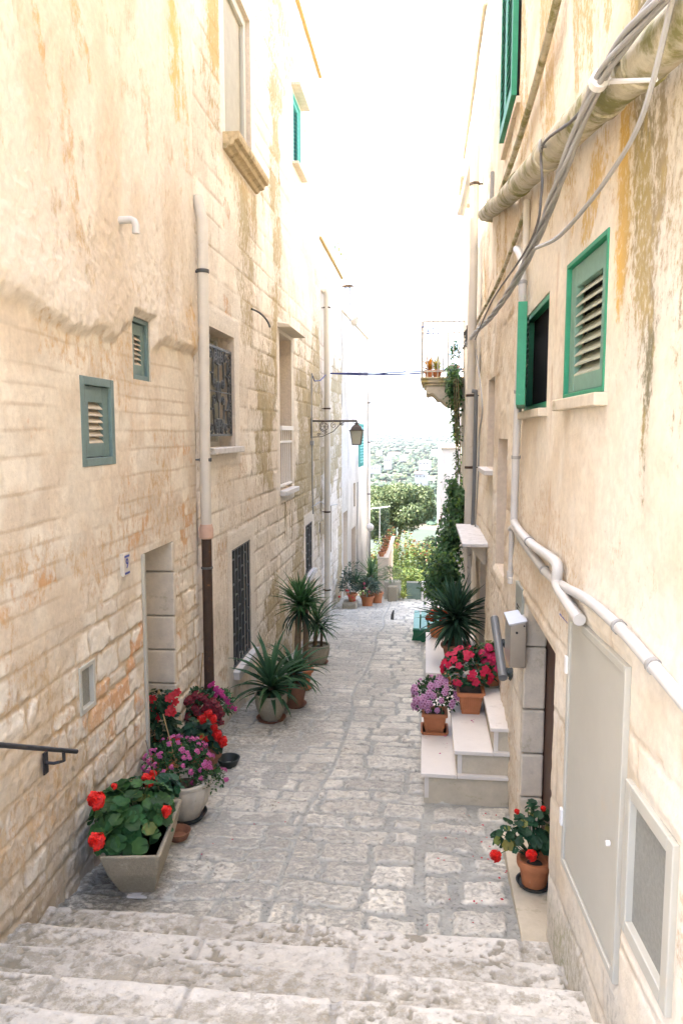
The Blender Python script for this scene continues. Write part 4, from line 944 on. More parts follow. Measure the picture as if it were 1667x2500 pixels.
cable('thin_pipe', [(1208, 475), (1175, 570), (1140, 655), (1105, 720), (1093, 745)], .016, 'etern', 'thin stained pipe slanting across the right wall below the waste pipe', 'pipe', .03)
cable('vent_stub', [(1130, 395), (1129, 450), (1128, 492)], .02, 'cable', 'short upright grey pipe stub at the far end of the waste pipe', 'pipe', .05)
cable('electric_cable', [(1560, -60), (1490, 40), (1405, 150), (1320, 270), (1245, 335), (1243, 440), (1215, 560), (1130, 690), (1090, 780)], .006, 'dkcable', 'thin dark wire looping beside the thick cable bundle on the right wall', 'cable', .17, 6)
cable('electric_cable', [(1575, -120), (1545, -10), (1500, 180), (1460, 300), (1400, 400), (1340, 480), (1280, 545), (1230, 570)], .008, 'cable', 'single grey cable swinging below the cable bundle towards the louvred window', 'cable', .17, 6)
cable('electric_cable', [(1090, 790), (1100, 860), (1107, 940), (1100, 1000), (1097, 1100), (1090, 1215)], .009, 'cable', 'thin grey cable hanging down beside the dark conduit on the far right wall', 'cable', .05, 6)
# twisted bundle with white tie
ctr = smooth([RP(u, v, .19 if v < 420 else .12) for u, v in [(1620, -110), (1530, -20), (1440, 85), (1375, 185), (1325, 300), (1285, 410), (1235, 540), (1180, 650), (1125, 730), (1090, 765), (1062, 800)]], 14)
bd = thing('cable_bundle', 'thick bundle of twisted grey cables swooping along the right wall, held by a white tie', 'cable bundle', (.55, 4, 1))
for k in range(4):
    q = MB(); P = []; Tn = len(ctr); acc = 0
    for i, p in enumerate(ctr):
        if i: acc += np.linalg.norm(ctr[i] - ctr[i - 1])
        a = acc * 3.2 * min(1, .4 + i / 60) + k * 1.571 + i * .02; rr_ = .014
        d = ctr[min(i + 1, Tn - 1)] - ctr[max(i - 1, 0)]; d /= np.linalg.norm(d); A = np.cross(d, [0, 0, 1.]); A /= np.linalg.norm(A); Bn = np.cross(d, A)
        P.append(p + rr_ * (math.cos(a) * A + math.sin(a) * Bn))
    q.tube(P, .0088, 8); q.build('cable', M['cable'], bd)
p = ctr[3 * 14]; d = ctr[3 * 14 + 2] - ctr[3 * 14 - 2]; d /= np.linalg.norm(d)
q = MB(); q.tube([p - d * .016, p + d * .016], .030, 14); e = YP(1512, 183, p[1] - .42); s_ = np.array(YP(1400, 187, p[1])); q.tube([p, s_], .012, 8)
q.tube([s_, s_ + (np.array(e) - s_) * .95], [.009, .006], 6); q.build('cable_tie', M['white'], bd)
# knot of wires at the far end
rr = random.Random(3); kc = RP(1075, 775, .1); q = MB()
for i in range(9):
    P = [kc + np.array([rr.uniform(-.06, .06), rr.uniform(-.3, .3), rr.uniform(-.14, .14)]) for _ in range(5)]; q.tube(smooth(P, 5), .006, 5)
for i in range(5):
    c_ = kc + np.array([rr.uniform(-.05, .05), rr.uniform(-.25, .25), rr.uniform(-.12, .12)]); q.box(c_ - .022, c_ + .022)
o = q.build('wire_tangle', M['dkcable'], None); tag(o, 'tangle of dark wires and connectors where the cables meet at the far wall corner', 'wires')
# eye bolt and clip
q = MB(); p = RP(1240, 335, .18); e = RP(1300, 340, .0); q.tube([e, p], .008, 6); q.tube([p + .022 * np.array([math.cos(t) * .3, math.cos(t), math.sin(t)]) for t in np.linspace(0, 6.28, 14)], .006, 6)
o = q.build('eye_bolt', M['cable'], None); tag(o, 'grey iron eye bolt carrying wires in front of the waste pipe', 'bolt')
# grey conduit (dark) by the far pipe
q = MB(); zt = YP(1090, 898, 9.2)[2]; x0 = YP(1098, 905, 9.2)[0] - .03
q.tube(smooth([(x0 - .05, 9.2, zt), (x0 - .005, 9.2, zt - .01), (x0, 9.2, zt - .07), (x0, 9.2, -.5), (x0 - .01, 9.2, -1.15)], 6), .024, 10); o = q.build('conduit', M['greyplastic'], None); tag(o, 'dark grey plastic conduit with hooked top beside the far right drainpipe', 'pipe')
# white conduits on the near wall
def conduit_clips(o, P, idx, r):
    for i in idx:
        d = P[min(i + 1, len(P) - 1)] - P[i - 1]; d /= np.linalg.norm(d); MB().tube([P[i] - d * .011, P[i] + d * .011], r, 12).build('pipe_clip', M['cable'], o)
P = [RP(u, v, .045) for u, v in [(1186, 572), (1196, 590), (1199, 650), (1196, 760), (1190, 900), (1184, 1050), (1180, 1180), (1183, 1205), (1215, 1245), (1262, 1280), (1279, 1300), (1278, 1340), (1300, 1380), (1330, 1424)]]
q = MB(); q.tube(smooth(P, 5), .026, 14); o = q.build('conduit', M['whitepvc'], None); conduit_clips(o, P, (2, 4, 5, 8), .031); tag(o, 'thick white plastic conduit bending down the right wall to the top of the cabinet', 'pipe')
P = [RP(u, v, .03) for u, v in [(1172, 1215), (1180, 1212), (1200, 1245), (1250, 1310), (1290, 1345), (1345, 1375), (1420, 1440), (1500, 1530), (1580, 1625), (1650, 1710)]]
q = MB(); q.tube(smooth(P, 5), .022, 14); o = q.build('conduit', M['whitepvc'], None); conduit_clips(o, P, (3, 6, 7), .027); tag(o, 'white plastic conduit slanting down across the near right wall towards the camera', 'pipe')
P = [RP(u, v, .03) for u, v in [(1174, 1218), (1173, 1260), (1171, 1318)]]
q = MB(); q.tube(P, .018, 10); q.lathe([(.0, -.0), (.026, .0), (.026, .05), (0, .05)], P[2] + np.array([0, 0, -.03]), 12); q.lathe([(.0, -.0), (.024, .0), (.024, .04), (0, .04)], P[2] + np.array([0.0, -.05, -.06]), 12)
o = q.build('conduit', M['whitepvc'], None); tag(o, 'short upright white conduit with knobbly end above the grey slotted plate', 'pipe')
P = [RP(u, v, .03) for u, v in [(1209, 460), (1208, 520), (1206, 590)]]
q = MB(); q.tube(P, .022, 10); o = q.build('vent_stub', M['pvc'], None); tag(o, 'short cream pipe stub rising above the bent top of the white conduit', 'pipe')

# mailbox, slotted plate, grab rail, blue mark
mb = thing('mailbox', 'brushed steel letter box screwed to the right wall beside the dark doorway', 'mailbox', (.6, 4.85, -1.45))
q = MB(); q.hexa([(.545, 4.70, -1.49), (.645, 4.70, -1.49), (.645, 5.0, -1.49), (.545, 5.0, -1.49), (.545, 4.70, -1.215), (.645, 4.70, -1.19), (.645, 5.0, -1.19), (.545, 5.0, -1.215)]); q.build('box', M['steel'], mb, smooth=False, bevel=.004)
q = MB(); q.hexa([(.535, 4.69, -1.213), (.648, 4.69, -1.187), (.648, 5.01, -1.187), (.535, 5.01, -1.213), (.535, 4.69, -1.205), (.648, 4.69, -1.179), (.648, 5.01, -1.179), (.535, 5.01, -1.205)]); q.build('lid', mat('zinc_lid', (.55, .56, .57), .4, .05, metal=.4), mb, smooth=False)
q = MB(); q.tube([(.585, 4.701, -1.26), (.585, 4.694, -1.26)], .008, 10); q.tube([(.63, 4.701, -1.215), (.63, 4.694, -1.215)], .006, 8); q.build('lock', M['blackiron'], mb)
it = thing('wall_plate', 'grey metal plate with slots let into the wall above the letter box', 'wall plate', (.64, 5.1, -1.1))
zp = YP(1192, 1335, 5.15)[2]; q = MB(); q.box((.63, 4.86, zp - .24), (.652, 5.18, zp)); q.build('plate', mat('grey_green_metal', (.27, .29, .25), .5, .06), it, smooth=False, bevel=.003)
q = MB()
for k in range(3): q.box((.628, 4.97 + k * .0, zp - .15 - k * .025), (.632, 5.09, zp - .14 - k * .025))
q.build('slots', M['dark'], it, smooth=False)
gr_ = thing('grab_rail', 'grey plastic grab rail on two dark ribbed mounts above the marble steps', 'grab rail', (.6, 5.5, -1.6))
A = np.array([.55, 5.82, -1.45]); Bq = np.array([.57, 5.29, -1.754]); dv = (Bq - A)
q = MB(); q.tube([A, Bq], .033, 16); q.build('bar', M['greyplastic'], gr_)
for t in (.38, .85):
    c_ = A + dv * t; q = MB(); e = np.array([.648, c_[1] - .03, c_[2] - .03]); q.tube([c_ + (e - c_) * x for x in (.15, .3, .32, .45, .47, .6, .62, .8, .82, 1)], [.016, .016, .024, .024, .03, .03, .036, .036, .05, .055], 14); q.build('mount', M['blackplastic'], gr_)
mk = thing('house_number', 'hand-painted dark blue stroke and underline on the wall beside the cabinet', 'house number', RP(1293, 1412))
q = MB(); a, b_ = RP(1284, 1408, .004), RP(1305, 1432, .004); q.tube([a, b_], .006, 6); q.build('underline', M['blue'], mk)
q = MB(); q.tube([RP(1293, 1396, .004), RP(1293.5, 1411, .004)], .0035, 6); q.build('numeral', M['blue'], mk)

# ------------------------------------------------------------------ GROUND
def gz(Y):
    z = g(Y)
    z = z + .05 * sstep(6.75, 6.62, Y) * sstep(5.2, 6.5, Y) + .035 * sstep(12.95, 12.85, Y) * sstep(11.5, 12.8, Y)
    return z
def pave_fn(X, Y):
    Yw = Y + .07 * (vnoise(X * 2.1, Y * 1.3, 629) - .5); b1 = -.80 + .12 * (vnoise(Y * .8, Y * 0, 630) - .5); b2 = .02 + .10 * (vnoise(Y * .9, Y * 0, 631) - .5)
    MA = [masonry(X, Yw + k * .11, 601 + k * 40, ch_, cw_, .07, .022) for k, (ch_, cw_) in enumerate((((.15, .27), (.26, .60)), ((.18, .30), (.24, .56)), ((.20, .36), (.26, .48))))]
    pick = lambda i: np.where(X < b1, MA[0][i], np.where(X < b2, MA[1][i], MA[2][i]))
    dd = np.minimum(pick(0), np.minimum(np.abs(X - b1), np.abs(X - b2)) + .012 * (fbm(X * 18, Y * 18, 633, 3) - .5)); r1 = pick(2); r2 = pick(3)
    worn = sstep(-.2, -1.1, X + .35 * (fbm(X * 2, Y * .8, 603, 2) - .5))       # left half: joints rubbed and filled
    wide = .022 * sstep(-.3, .3, X) * sstep(6.2, 5.2, Y)
    st = sstep(.020 + wide - .012 * worn, .036 + wide - .01 * worn, dd)
    cav = sstep(.50, .60, fbm(X * 20, Y * 26, 607, 3)) * sstep(.3, .55, fbm(X * 4, Y * 4, 609, 2))
    disp = .018 * st * (1 - .3 * worn) + .012 * (r1 - .5) * st + .018 * (fbm(X * 3, Y * 3, 611, 4) - .5) - .008 * cav * st + .012 * (fbm(X * 11, Y * 14, 613, 3) - .5)
    mort = rgb(.335, .335, .31) * (.85 + .3 * fbm(X * 5, Y * 5, 615, 3))[..., None]
    stn = rgb(.61, .585, .52) * (.84 + .28 * r2)[..., None] * (.88 + .24 * fbm(X * 6, Y * 6, 617, 3))[..., None]
    stn = mix(stn, np.broadcast_to(rgb(.47, .445, .385), stn.shape), worn * (.3 + .5 * sstep(.4, .65, fbm(X * 2, Y * 2, 619, 4))))
    c = mix(mort, stn, st)
    SN = Stain(X.shape)
    SN.add(rgb(.37, .36, .32), (.50 + .14 * worn + .16 * (r1 - .5)) * st * sstep(.25, .45, fbm(X * 3.3, Y * 3.3, 605, 3)))
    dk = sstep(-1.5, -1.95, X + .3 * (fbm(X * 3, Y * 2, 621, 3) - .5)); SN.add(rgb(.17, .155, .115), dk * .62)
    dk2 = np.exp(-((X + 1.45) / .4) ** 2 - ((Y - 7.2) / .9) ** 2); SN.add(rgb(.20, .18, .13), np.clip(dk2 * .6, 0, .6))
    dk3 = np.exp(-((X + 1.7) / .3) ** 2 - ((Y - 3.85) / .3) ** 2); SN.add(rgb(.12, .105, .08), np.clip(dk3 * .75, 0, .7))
    SN.m = np.maximum(SN.m, .42 * st)
    far = sstep(11, 15, Y); c = mix(c, c * 1.10, far)
    rim = np.exp(-((Y - 6.72) / .05) ** 2) * sstep(.4, .5, fbm(X * 2, Y, 627, 2)); c = mix(c, np.broadcast_to(rgb(.60, .56, .48), c.shape), rim * .6); SN.m = SN.m * (1 - .6 * rim)
    return disp, np.clip(c * rgb(1.06, 1.06, 1.02), 0, .8), SN.out()
def posG(s, z, d): return np.stack([s + 0 * d, z + 0 * d, gz(z) + d], -1)
xs = np.arange(-2.34, .86, .0125); ys = np.concatenate([np.arange(3.58, 9, .0115), np.arange(9, 18.3, .02)])
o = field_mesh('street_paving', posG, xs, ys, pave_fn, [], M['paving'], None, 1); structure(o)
# steps in the foreground, one stone course each
NOSE = [(3.60, -2.55), (3.30, -2.44), (3.005, -2.33), (2.705, -2.22), (2.41, -2.11), (2.11, -2.0), (1.81, -1.89), (1.5, -1.80)]
def step_field(i):
    y1, zt = NOSE[i]; y0 = NOSE[i + 1][0] - .06 if i + 1 < len(NOSE) else -3.5
    rs = np.random.RandomState(700 + i); e = [-2.6]
    while e[-1] < 1.2: e.append(e[-1] + rs.uniform(.55, 1.15))
    e = np.array(e); tn = rs.rand(len(e))
    def fn(X, T):      # T: 0..1 profile parameter (tread, rounded nose, riser)
        j = np.clip(np.searchsorted(e, X + .02 * (vnoise(X * 3, T * 30, 9) - .5)) - 1, 0, len(e) - 2)
        Yy = PY[None, :] + 0 * X; Zz = PZ[None, :] + 0 * X
        ds = np.minimum(X - e[j], e[j + 1] - X) + .02 * (fbm(X * 9, Yy * 9 + i * 3, 21, 2) - .5)
        jt = sstep(.020, .008, ds)
        lay = (Yy - Zz) + i * 7.3
        cav = sstep(.63, .69, fbm(X * 27 + i * 5, lay * 34, 707 + i, 2)) * sstep(.36, .54, fbm(X * 2.2, lay * 2.2, 717 + i, 2))
        d = .009 * (fbm(X * 2.4, lay * 2.4, 727, 4) - .5) + .008 * (fbm(X * 17, lay * 17, 737, 3) - .5) - .010 * cav - .008 * jt
        wave = .009 * (fbm(X * 1.7 + i * 3, X * 0 + i, 747, 3) - .5) * 2
        c = rgb(.575, .55, .485) * (.86 + .20 * tn[j])[..., None] * (.9 + .2 * fbm(X * 5, lay * 5, 759, 3))[..., None]
        c = mix(c, np.broadcast_to(rgb(.32, .31, .28), c.shape), jt * .7)
        c = mix(c, np.broadcast_to(rgb(.20, .175, .12), c.shape), cav * .75)
        SN = Stain(X.shape)
        SN.add(rgb(.40, .375, .315), .60 * sstep(.40, .62, fbm(X * 1.9, lay * 2.4, 757, 4)))
        SN.add(rgb(.33, .295, .22), .52 * sstep(.35, .6, fbm(X * 1.1, lay * 3, 761, 3)))
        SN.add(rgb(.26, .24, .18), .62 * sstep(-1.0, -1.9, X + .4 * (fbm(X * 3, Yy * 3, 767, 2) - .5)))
        SN.m = np.maximum(SN.m, .36); SN.m = SN.m * (.6 + .45 * sstep(.0, .05, y1 - Yy))
        return d, c, wave, SN
    tr = np.arange(max(y0, 1.2), y1 - .02, .0085); nose = [(y1 - .02 + .02 * math.sin(a), zt - .02 + .02 * math.cos(a)) for a in np.linspace(.2, 1.5, 6)]
    rs_ = [(y1 + .0, z) for z in np.arange(zt - .035, zt - .22, -.02)]
    PY = np.array(list(tr) + [p[0] for p in nose] + [p[0] for p in rs_]); PZ = np.array([zt] * len(tr) + [p[1] for p in nose] + [p[1] for p in rs_])
    NY = np.array([0] * len(tr) + list(np.sin(np.linspace(.2, 1.5, 6))) + [1] * len(rs_)); NZ = np.array([1] * len(tr) + list(np.cos(np.linspace(.2, 1.5, 6))) + [0] * len(rs_))
    X = np.arange(-2.34, .95, .0085); S, T = np.meshgrid(X, np.linspace(0, 1, len(PY)), indexing='ij'); d, c, wv, SN = fn(S, T)
    P = np.stack([S, PY[None] + NY[None] * d + wv * (PY[None] > y1 - .05), PZ[None] + NZ[None] * d - .012 * sstep(.0, 1., fbm(S * 3, S * 0 + i, 777, 2)) * NZ[None]], -1)
    return P, c, SN
stairs = thing('stone_stairs', 'worn pitted limestone steps across the bottom foreground leading down to the paving', 'stairs', (-.7, 3, -2.3))
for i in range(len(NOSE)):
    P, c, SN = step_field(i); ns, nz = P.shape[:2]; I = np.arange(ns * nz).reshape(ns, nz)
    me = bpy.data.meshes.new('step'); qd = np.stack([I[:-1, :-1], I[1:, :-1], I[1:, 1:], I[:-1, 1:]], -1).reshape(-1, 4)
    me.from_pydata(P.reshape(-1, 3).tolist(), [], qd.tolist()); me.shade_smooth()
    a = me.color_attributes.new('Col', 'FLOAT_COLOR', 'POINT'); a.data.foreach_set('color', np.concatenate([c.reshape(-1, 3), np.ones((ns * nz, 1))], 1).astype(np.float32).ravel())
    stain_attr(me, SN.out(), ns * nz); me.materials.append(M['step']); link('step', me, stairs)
# right-hand kerb strip of pale slabs beside the door
# marble steps with landing
def marble_steps():
    st = thing('marble_steps', 'three cream marble steps with travertine risers rising to the right wall, carrying flowerpots', 'steps', (.33, 6.2, -2.85))
    lv = [(0.0, -2.55, 5.40, 7.06), (.245, -2.365, 5.41, 7.05), (.51, -2.18, 5.42, 7.04)]
    for i, (x0, zt, ya, yb) in enumerate(lv):
        MB().box((x0 + .015, ya + .02, zt - (.30 if i == 0 else .19)), (.645, yb - .02, zt - .031)).build('step_body', M['riser'], st, smooth=False, bevel=.003)
        MB().box((x0 - .01, ya - .01, zt - .03), (.645 if i == 2 else lv[i + 1][0] + .014, yb, zt)).build('tread', M['marble'], st, smooth=False, bevel=.004)
        if i < 2: MB().box((lv[i + 1][0] + .016, ya - .008, zt - .03), (.646, ya + .03, zt - .001)).build('tread_edge', M['marble'], st, smooth=False, bevel=.004)
        MB().box((x0 + .018, ya + .012, zt - .2), (x0 + .05, ya + .019, zt - .032)).build('riser_strip', M['marble'], st, smooth=False)
    st2 = thing('marble_platform', 'second cream marble-topped stair block further down the right wall, carrying the big yucca', 'steps', (.33, 8.7, -3.1))
    MB().box((.05, 7.97, -3.3), (.645, 9.55, -2.635)).build('step_body', M['riser'], st2, smooth=False, bevel=.003)
    MB().box((.025, 7.93, -2.632), (.645, 9.6, -2.60)).build('tread', M['marble'], st2, smooth=False, bevel=.004)
marble_steps()
b = MB(); b.box((.28, 7.1, -3.2), (.645, 7.9, -2.75)); o = b.build('stair_block', M['riser'], None, smooth=False, bevel=.01); tag(o, 'low plain stone block in the gap between the two marble stairs', 'stone block')

# ------------------------------------------------------------------ PLANT PARTS
RG = np.random.RandomState(5)
def jitcol(base, v=.25, r=None):
    r = r or RG; k = 1 + (r.rand() - .5) * 2 * v; h = (r.rand() - .5) * .3
    return np.array([base[0] * k * (1 + h), base[1] * k, base[2] * k * (1 - h * .5)])
def frame(nrm, spin):
    n = np.array(nrm, float); n /= np.linalg.norm(n); a = np.cross(n, [0, 0, 1.]) if abs(n[2]) < .95 else np.array([1., 0, 0]); a /= np.linalg.norm(a); b_ = np.cross(n, a)
    return math.cos(spin) * a + math.sin(spin) * b_, -math.sin(spin) * a + math.cos(spin) * b_, n
def round_leaf(B, p, nrm, r, col, spin=0, lobes=6, cup=.16):
    A, Bv, n = frame(nrm, spin); k = lobes * 5 + 1; vs = [np.array(p)]; cs = [np.array(col) * 1.12]
    for rr_, h in ((.55, .35), (1, 1)):
        for i in range(k):
            a = .16 + (2 * math.pi - .32) * i / (k - 1); sc = (1 - .07 * math.cos(i / (k - 1) * lobes * 2 * math.pi)) if rr_ == 1 else 1
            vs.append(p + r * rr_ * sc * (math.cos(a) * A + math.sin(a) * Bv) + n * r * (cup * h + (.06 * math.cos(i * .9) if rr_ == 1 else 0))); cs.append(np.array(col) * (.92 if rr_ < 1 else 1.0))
    fs = [(0, 1 + i, 2 + i) for i in range(k - 1)] + [(1 + i, 1 + k + i, 2 + k + i, 2 + i) for i in range(k - 1)]
    B.add(vs, fs, np.array(cs))
def small_leaf(B, p, dr, ln, wd, col, nrm=(0, 0, 1), bend=.25):
    d = np.array(dr, float); d /= np.linalg.norm(d); s = np.cross(d, nrm); s /= np.linalg.norm(s) + 1e-9; n = np.cross(s, d); p = np.array(p)
    v = [p, p + d * ln * .35 + s * wd + n * ln * .06, p + d * ln * .35 - s * wd + n * ln * .06, p + d * ln * .4, p + d * ln * .75 + s * wd * .7 - n * ln * bend * .3, p + d * ln * .75 - s * wd * .7 - n * ln * bend * .3, p + d * ln - n * ln * bend]
    B.add(v, [(0, 3, 1), (0, 2, 3), (1, 3, 6, 4), (3, 2, 5, 6)], col)
def strap(B, p, phi, el, ln, wd, col, droop=.6, seg=7, r=None):
    p = np.array(p, float); h = np.array([math.cos(phi), math.sin(phi), 0]); s = np.array([-math.sin(phi), math.cos(phi), 0]); vs = []; cs = []; fs = []
    e = el; q = p.copy()
    for i in range(seg + 1):
        t = i / seg; w = wd * (.55 + .9 * t * (1 - t) * 2) * (1 - t ** 3) + .0006
        d = h * math.cos(e) + np.array([0, 0, math.sin(e)]); up = -h * math.sin(e) + np.array([0, 0, math.cos(e)])
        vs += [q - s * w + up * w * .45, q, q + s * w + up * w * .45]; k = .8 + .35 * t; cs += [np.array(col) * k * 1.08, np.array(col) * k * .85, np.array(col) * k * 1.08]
        q = q + d * ln / seg; e -= droop / seg * (.3 + 1.4 * t)
    for i in range(seg):
        a = 3 * i; fs += [(a, a + 1, a + 4, a + 3), (a + 1, a + 2, a + 5, a + 4)]
    B.add(vs, fs, np.array(cs))
def rosette(B, p, n, ln, wd, col, emin, emax, droop, seed, dead=0):
    r = np.random.RandomState(seed)
    for i in range(n):
        t = (i + r.rand() * .6) / n; el = emax + (emin - emax) * t ** .8; L_ = ln * r.uniform(.72, 1.1) * (.75 + .25 * math.sin(math.pi * min(1, t + .25)))
        strap(B, np.array(p) + [0, 0, .06 * ln * (1 - 2 * t)], i * 2.39996 + r.uniform(-.3, .3), el + r.uniform(-.15, .15), L_, wd * r.uniform(.8, 1.15), jitcol(col, .3, r), droop * r.uniform(.5, 1.6), r=r)
_fl = {}
def flower_mesh(kind, col, col2=None, seed=0):
    key = (kind, tuple(col), seed)
    if key in _fl: return _fl[key]
    r = np.random.RandomState(seed + 17); B = MB()
    def floret(p, nrm, rad, spin, c, c2, npet=5):
        A, Bv, n = frame(nrm, spin)
        for k in range(npet):
            a = k * 2 * math.pi / npet; d = math.cos(a) * A + math.sin(a) * Bv; s = np.cross(n, d); w = rad * .58
            v = [p, p + d * rad * .5 + s * w * .8 + n * rad * .16, p + d * rad * .5 - s * w * .8 + n * rad * .16, p + d * rad + s * w * .45 + n * rad * .05, p + d * rad - s * w * .45 + n * rad * .05, p + d * rad * .55 + n * rad * .1]
            B.add(v, [(0, 5, 1), (0, 2, 5), (1, 5, 3), (5, 2, 4), (5, 4, 3)], np.array([c2, np.array(c) * .95, np.array(c) * .95, c, c, np.array(c2) * .6 + np.array(c) * .4]))
    if kind == 'umbel':       # rounded geranium head, unit radius
        for i in range(24):
            z = 1 - 1.35 * (i + .5) / 24; rr_ = math.sqrt(max(0, 1 - z * z)); a = i * 2.4
            n = np.array([rr_ * math.cos(a), rr_ * math.sin(a), z]); floret(n * r.uniform(.62, .9), n + r.uniform(-.5, .5, 3), .50, r.rand() * 6, np.array(col) * r.uniform(.6, 1.25), np.array(col2 if col2 is not None else col) * .7)
    elif kind == 'loose':     # open cluster of a few flowers
        for i in range(6):
            a = i * 1.05 + r.rand() * .5; p = np.array([.62 * math.cos(a), .62 * math.sin(a), r.uniform(-.2, .35)]) if i else np.array([0, 0, .4])
            floret(p, p * .8 + np.array([0, 0, .8]) + r.uniform(-.3, .3, 3), .55, r.rand() * 6, np.array(col) * r.uniform(.85, 1.1), np.array(col2))
    elif kind == 'single':
        floret(np.zeros(3), (0, 0, 1), 1.0, 0, col, col2)
    me = B.build('flower_tmp', M['flower'], smooth=False); m_ = me.data; bpy.data.objects.remove(me); m_.name = 'flower'
    _fl[key] = m_; return m_
def flower(parent, p, size, me, nrm=(0, 0, 1), name='flower'):
    o = bpy.data.objects.new(name, me); COL.objects.link(o); o.parent = parent
    base = parent.location
    o.location = Vector(p) - base; o.rotation_euler = Vector(nrm).to_track_quat('Z', 'Y').to_euler(); o.scale = (size,) * 3
    return o
def pot_round(parent, c, r0, r1, h, m_, rim=.02, flute=None, th=.012, soil=True, name='pot'):
    B = MB(); prof = [(r0, 0), (r0 + (r1 - r0) * .35, h * .35), (r0 + (r1 - r0) * .75, h * .7)] if flute is None else [(r0, 0), (r0 * 1.12, h * .12), (r0 + (r1 - r0) * .75, h * .42), (r1, h * .72), (r1 * .98, h * .86)]
    if flute is None: prof += [(r1 - .003, h - .045), (r1 + rim * .7, h - .043), (r1 + rim, h - .03), (r1 + rim, h - .008), (r1 + rim * .6, h), (r1 - th, h), (r1 - th - .004, h - .035)]
    else: prof += [(r1 * .96, h * .9), (r1 * 1.03, h * .93), (r1 * 1.03, h * .99), (r1 * .97, h), (r1 * .90, h), (r1 * .88, h - .035)]
    B.lathe(prof, c, 48 if flute else 36, flute=flute); o = B.build(name, M[m_] if isinstance(m_, str) else m_, parent)
    if soil: MB().lathe([(r1 - th - .004, h - .04), (.01, h - .03)], c, 20).build('soil', M['soil'], parent)
    return o
def saucer(parent, c, r, h, m_, name='saucer'):
    B = MB(); B.lathe([(r * .82, 0), (r, h), (r - .008, h), (r * .80, .012), (.01, .012)], c, 32); return B.build(name, M[m_], parent)
def pot_square(parent, c, wx0, wy0, wx1, wy1, h, m_, rim=.012, name='pot', rot=0, ribs=True):
    Rm = np.array(Matrix.Rotation(rot, 3, 'Z')); B = MB()
    def rg(wx, wy, z, k=4): 
        cr = min(wx, wy) * .18; pts = []
        for sx, sy_, a0 in ((1, -1, -math.pi / 2), (1, 1, 0), (-1, 1, math.pi / 2), (-1, -1, math.pi)):
            for j in range(k): a = a0 + j / (k - 1) * math.pi / 2; pts.append((sx * (wx - cr) + cr * math.cos(a), sy_ * (wy - cr) + cr * math.sin(a), z))
        return [Rm @ np.array(p) + np.array(c) for p in pts]
    L_ = lambda a, b_, t: a + (b_ - a) * t
    B.loft([rg(wx0, wy0, 0), rg(L_(wx0, wx1, .8), L_(wy0, wy1, .8), h * .8), rg(wx1, wy1, h * .82), rg(wx1 + rim, wy1 + rim, h * .84), rg(wx1 + rim, wy1 + rim, h), rg(wx1 - .01, wy1 - .01, h), rg(wx1 - .014, wy1 - .014, h - .03)])
    if ribs:
        for sx in (-1, 1):
            for t in np.linspace(-.7, .7, 9):
                for ax in (0, 1):
                    pts = []
                    for tt in (.1, .7):
                        wx = L_(wx0, wx1, tt); wy = L_(wy0, wy1, tt); p = np.array([t * wx, sx * wy, h * tt]) if ax == 0 else np.array([sx * wx, t * wy, h * tt]); pts.append(Rm @ p + np.array(c))
                    B.tube(pts, .0045, 5)
    o = B.build(name, M[m_], parent, sharp=.5); B = MB(); B.add(rg(wx1 - .012, wy1 - .012, h - .028), [tuple(range(16))]); B.build('soil', M['soil'], parent, smooth=False); return o
def dome_pts(c, rx, ry, rz, n, seed, shell=.55, zmin=-.4):
    r = np.random.RandomState(seed); out = []
    while len(out) < n:
        d = r.normal(size=3); d /= np.linalg.norm(d)
        if d[2] < zmin: continue
        k = shell + (1 - shell) * r.rand() ** .7
        out.append((np.array(c) + d * k * np.array([rx, ry, rz]), d, r))
    return out
def geranium_foliage(parent, c, rx, ry, rz, n, lr, col, seed, stems=True, zmin=-.35, base=None):
    B = MB(); root = np.array(base if base is not None else (c[0], c[1], c[2] - rz * .6))
    for p, d, r in dome_pts(c, rx, ry, rz, n, seed, .45, zmin):
        nrm = d * .75 + np.array([0, -.15, .75]) + r.uniform(-.35, .35, 3); round_leaf(B, p, nrm, lr * r.uniform(.6, 1.15), jitcol(col if r.rand() > .06 else (.16, .17, .04), .42, r), r.rand() * 6)
        if r.rand() < .35: B.tube([root + (p - root) * .15, root + (p - root) * .6 + [0, 0, .01], p], .0028, 4, np.array(col) * 1.2, cap=False)
    return B.build('foliage', M['leaf'], parent, smooth=True, sharp=None)
def fine_foliage(parent, c, rx, ry, rz, n, ln, wd, col, seed, shell=.3, zmin=-.5, m_='leaf', hang=0.):
    B = MB()
    for p, d, r in dome_pts(c, rx, ry, rz, n, seed, shell, zmin):
        small_leaf(B, p, d + r.uniform(-.9, .9, 3) + np.array([0, 0, .15 - hang]), ln * r.uniform(.6, 1.2), wd * r.uniform(.7, 1.2), jitcol(col, .35, r), r.uniform(-1, 1, 3) + np.array([0, 0, 1.2]))
    return B.build('foliage', M[m_], parent, smooth=False)
def cane(parent, a, b_, r=.004, m_='cane'): MB().tube([a, b_], r, 6).build('stake', M[m_], parent)
GD = (.038, .105, .032); GB = (.022, .075, .032); YG = (.045, .105, .045); RED = (.75, .012, .004); CRIM = (.50, .006, .03); DKR = (.22, .004, .010)

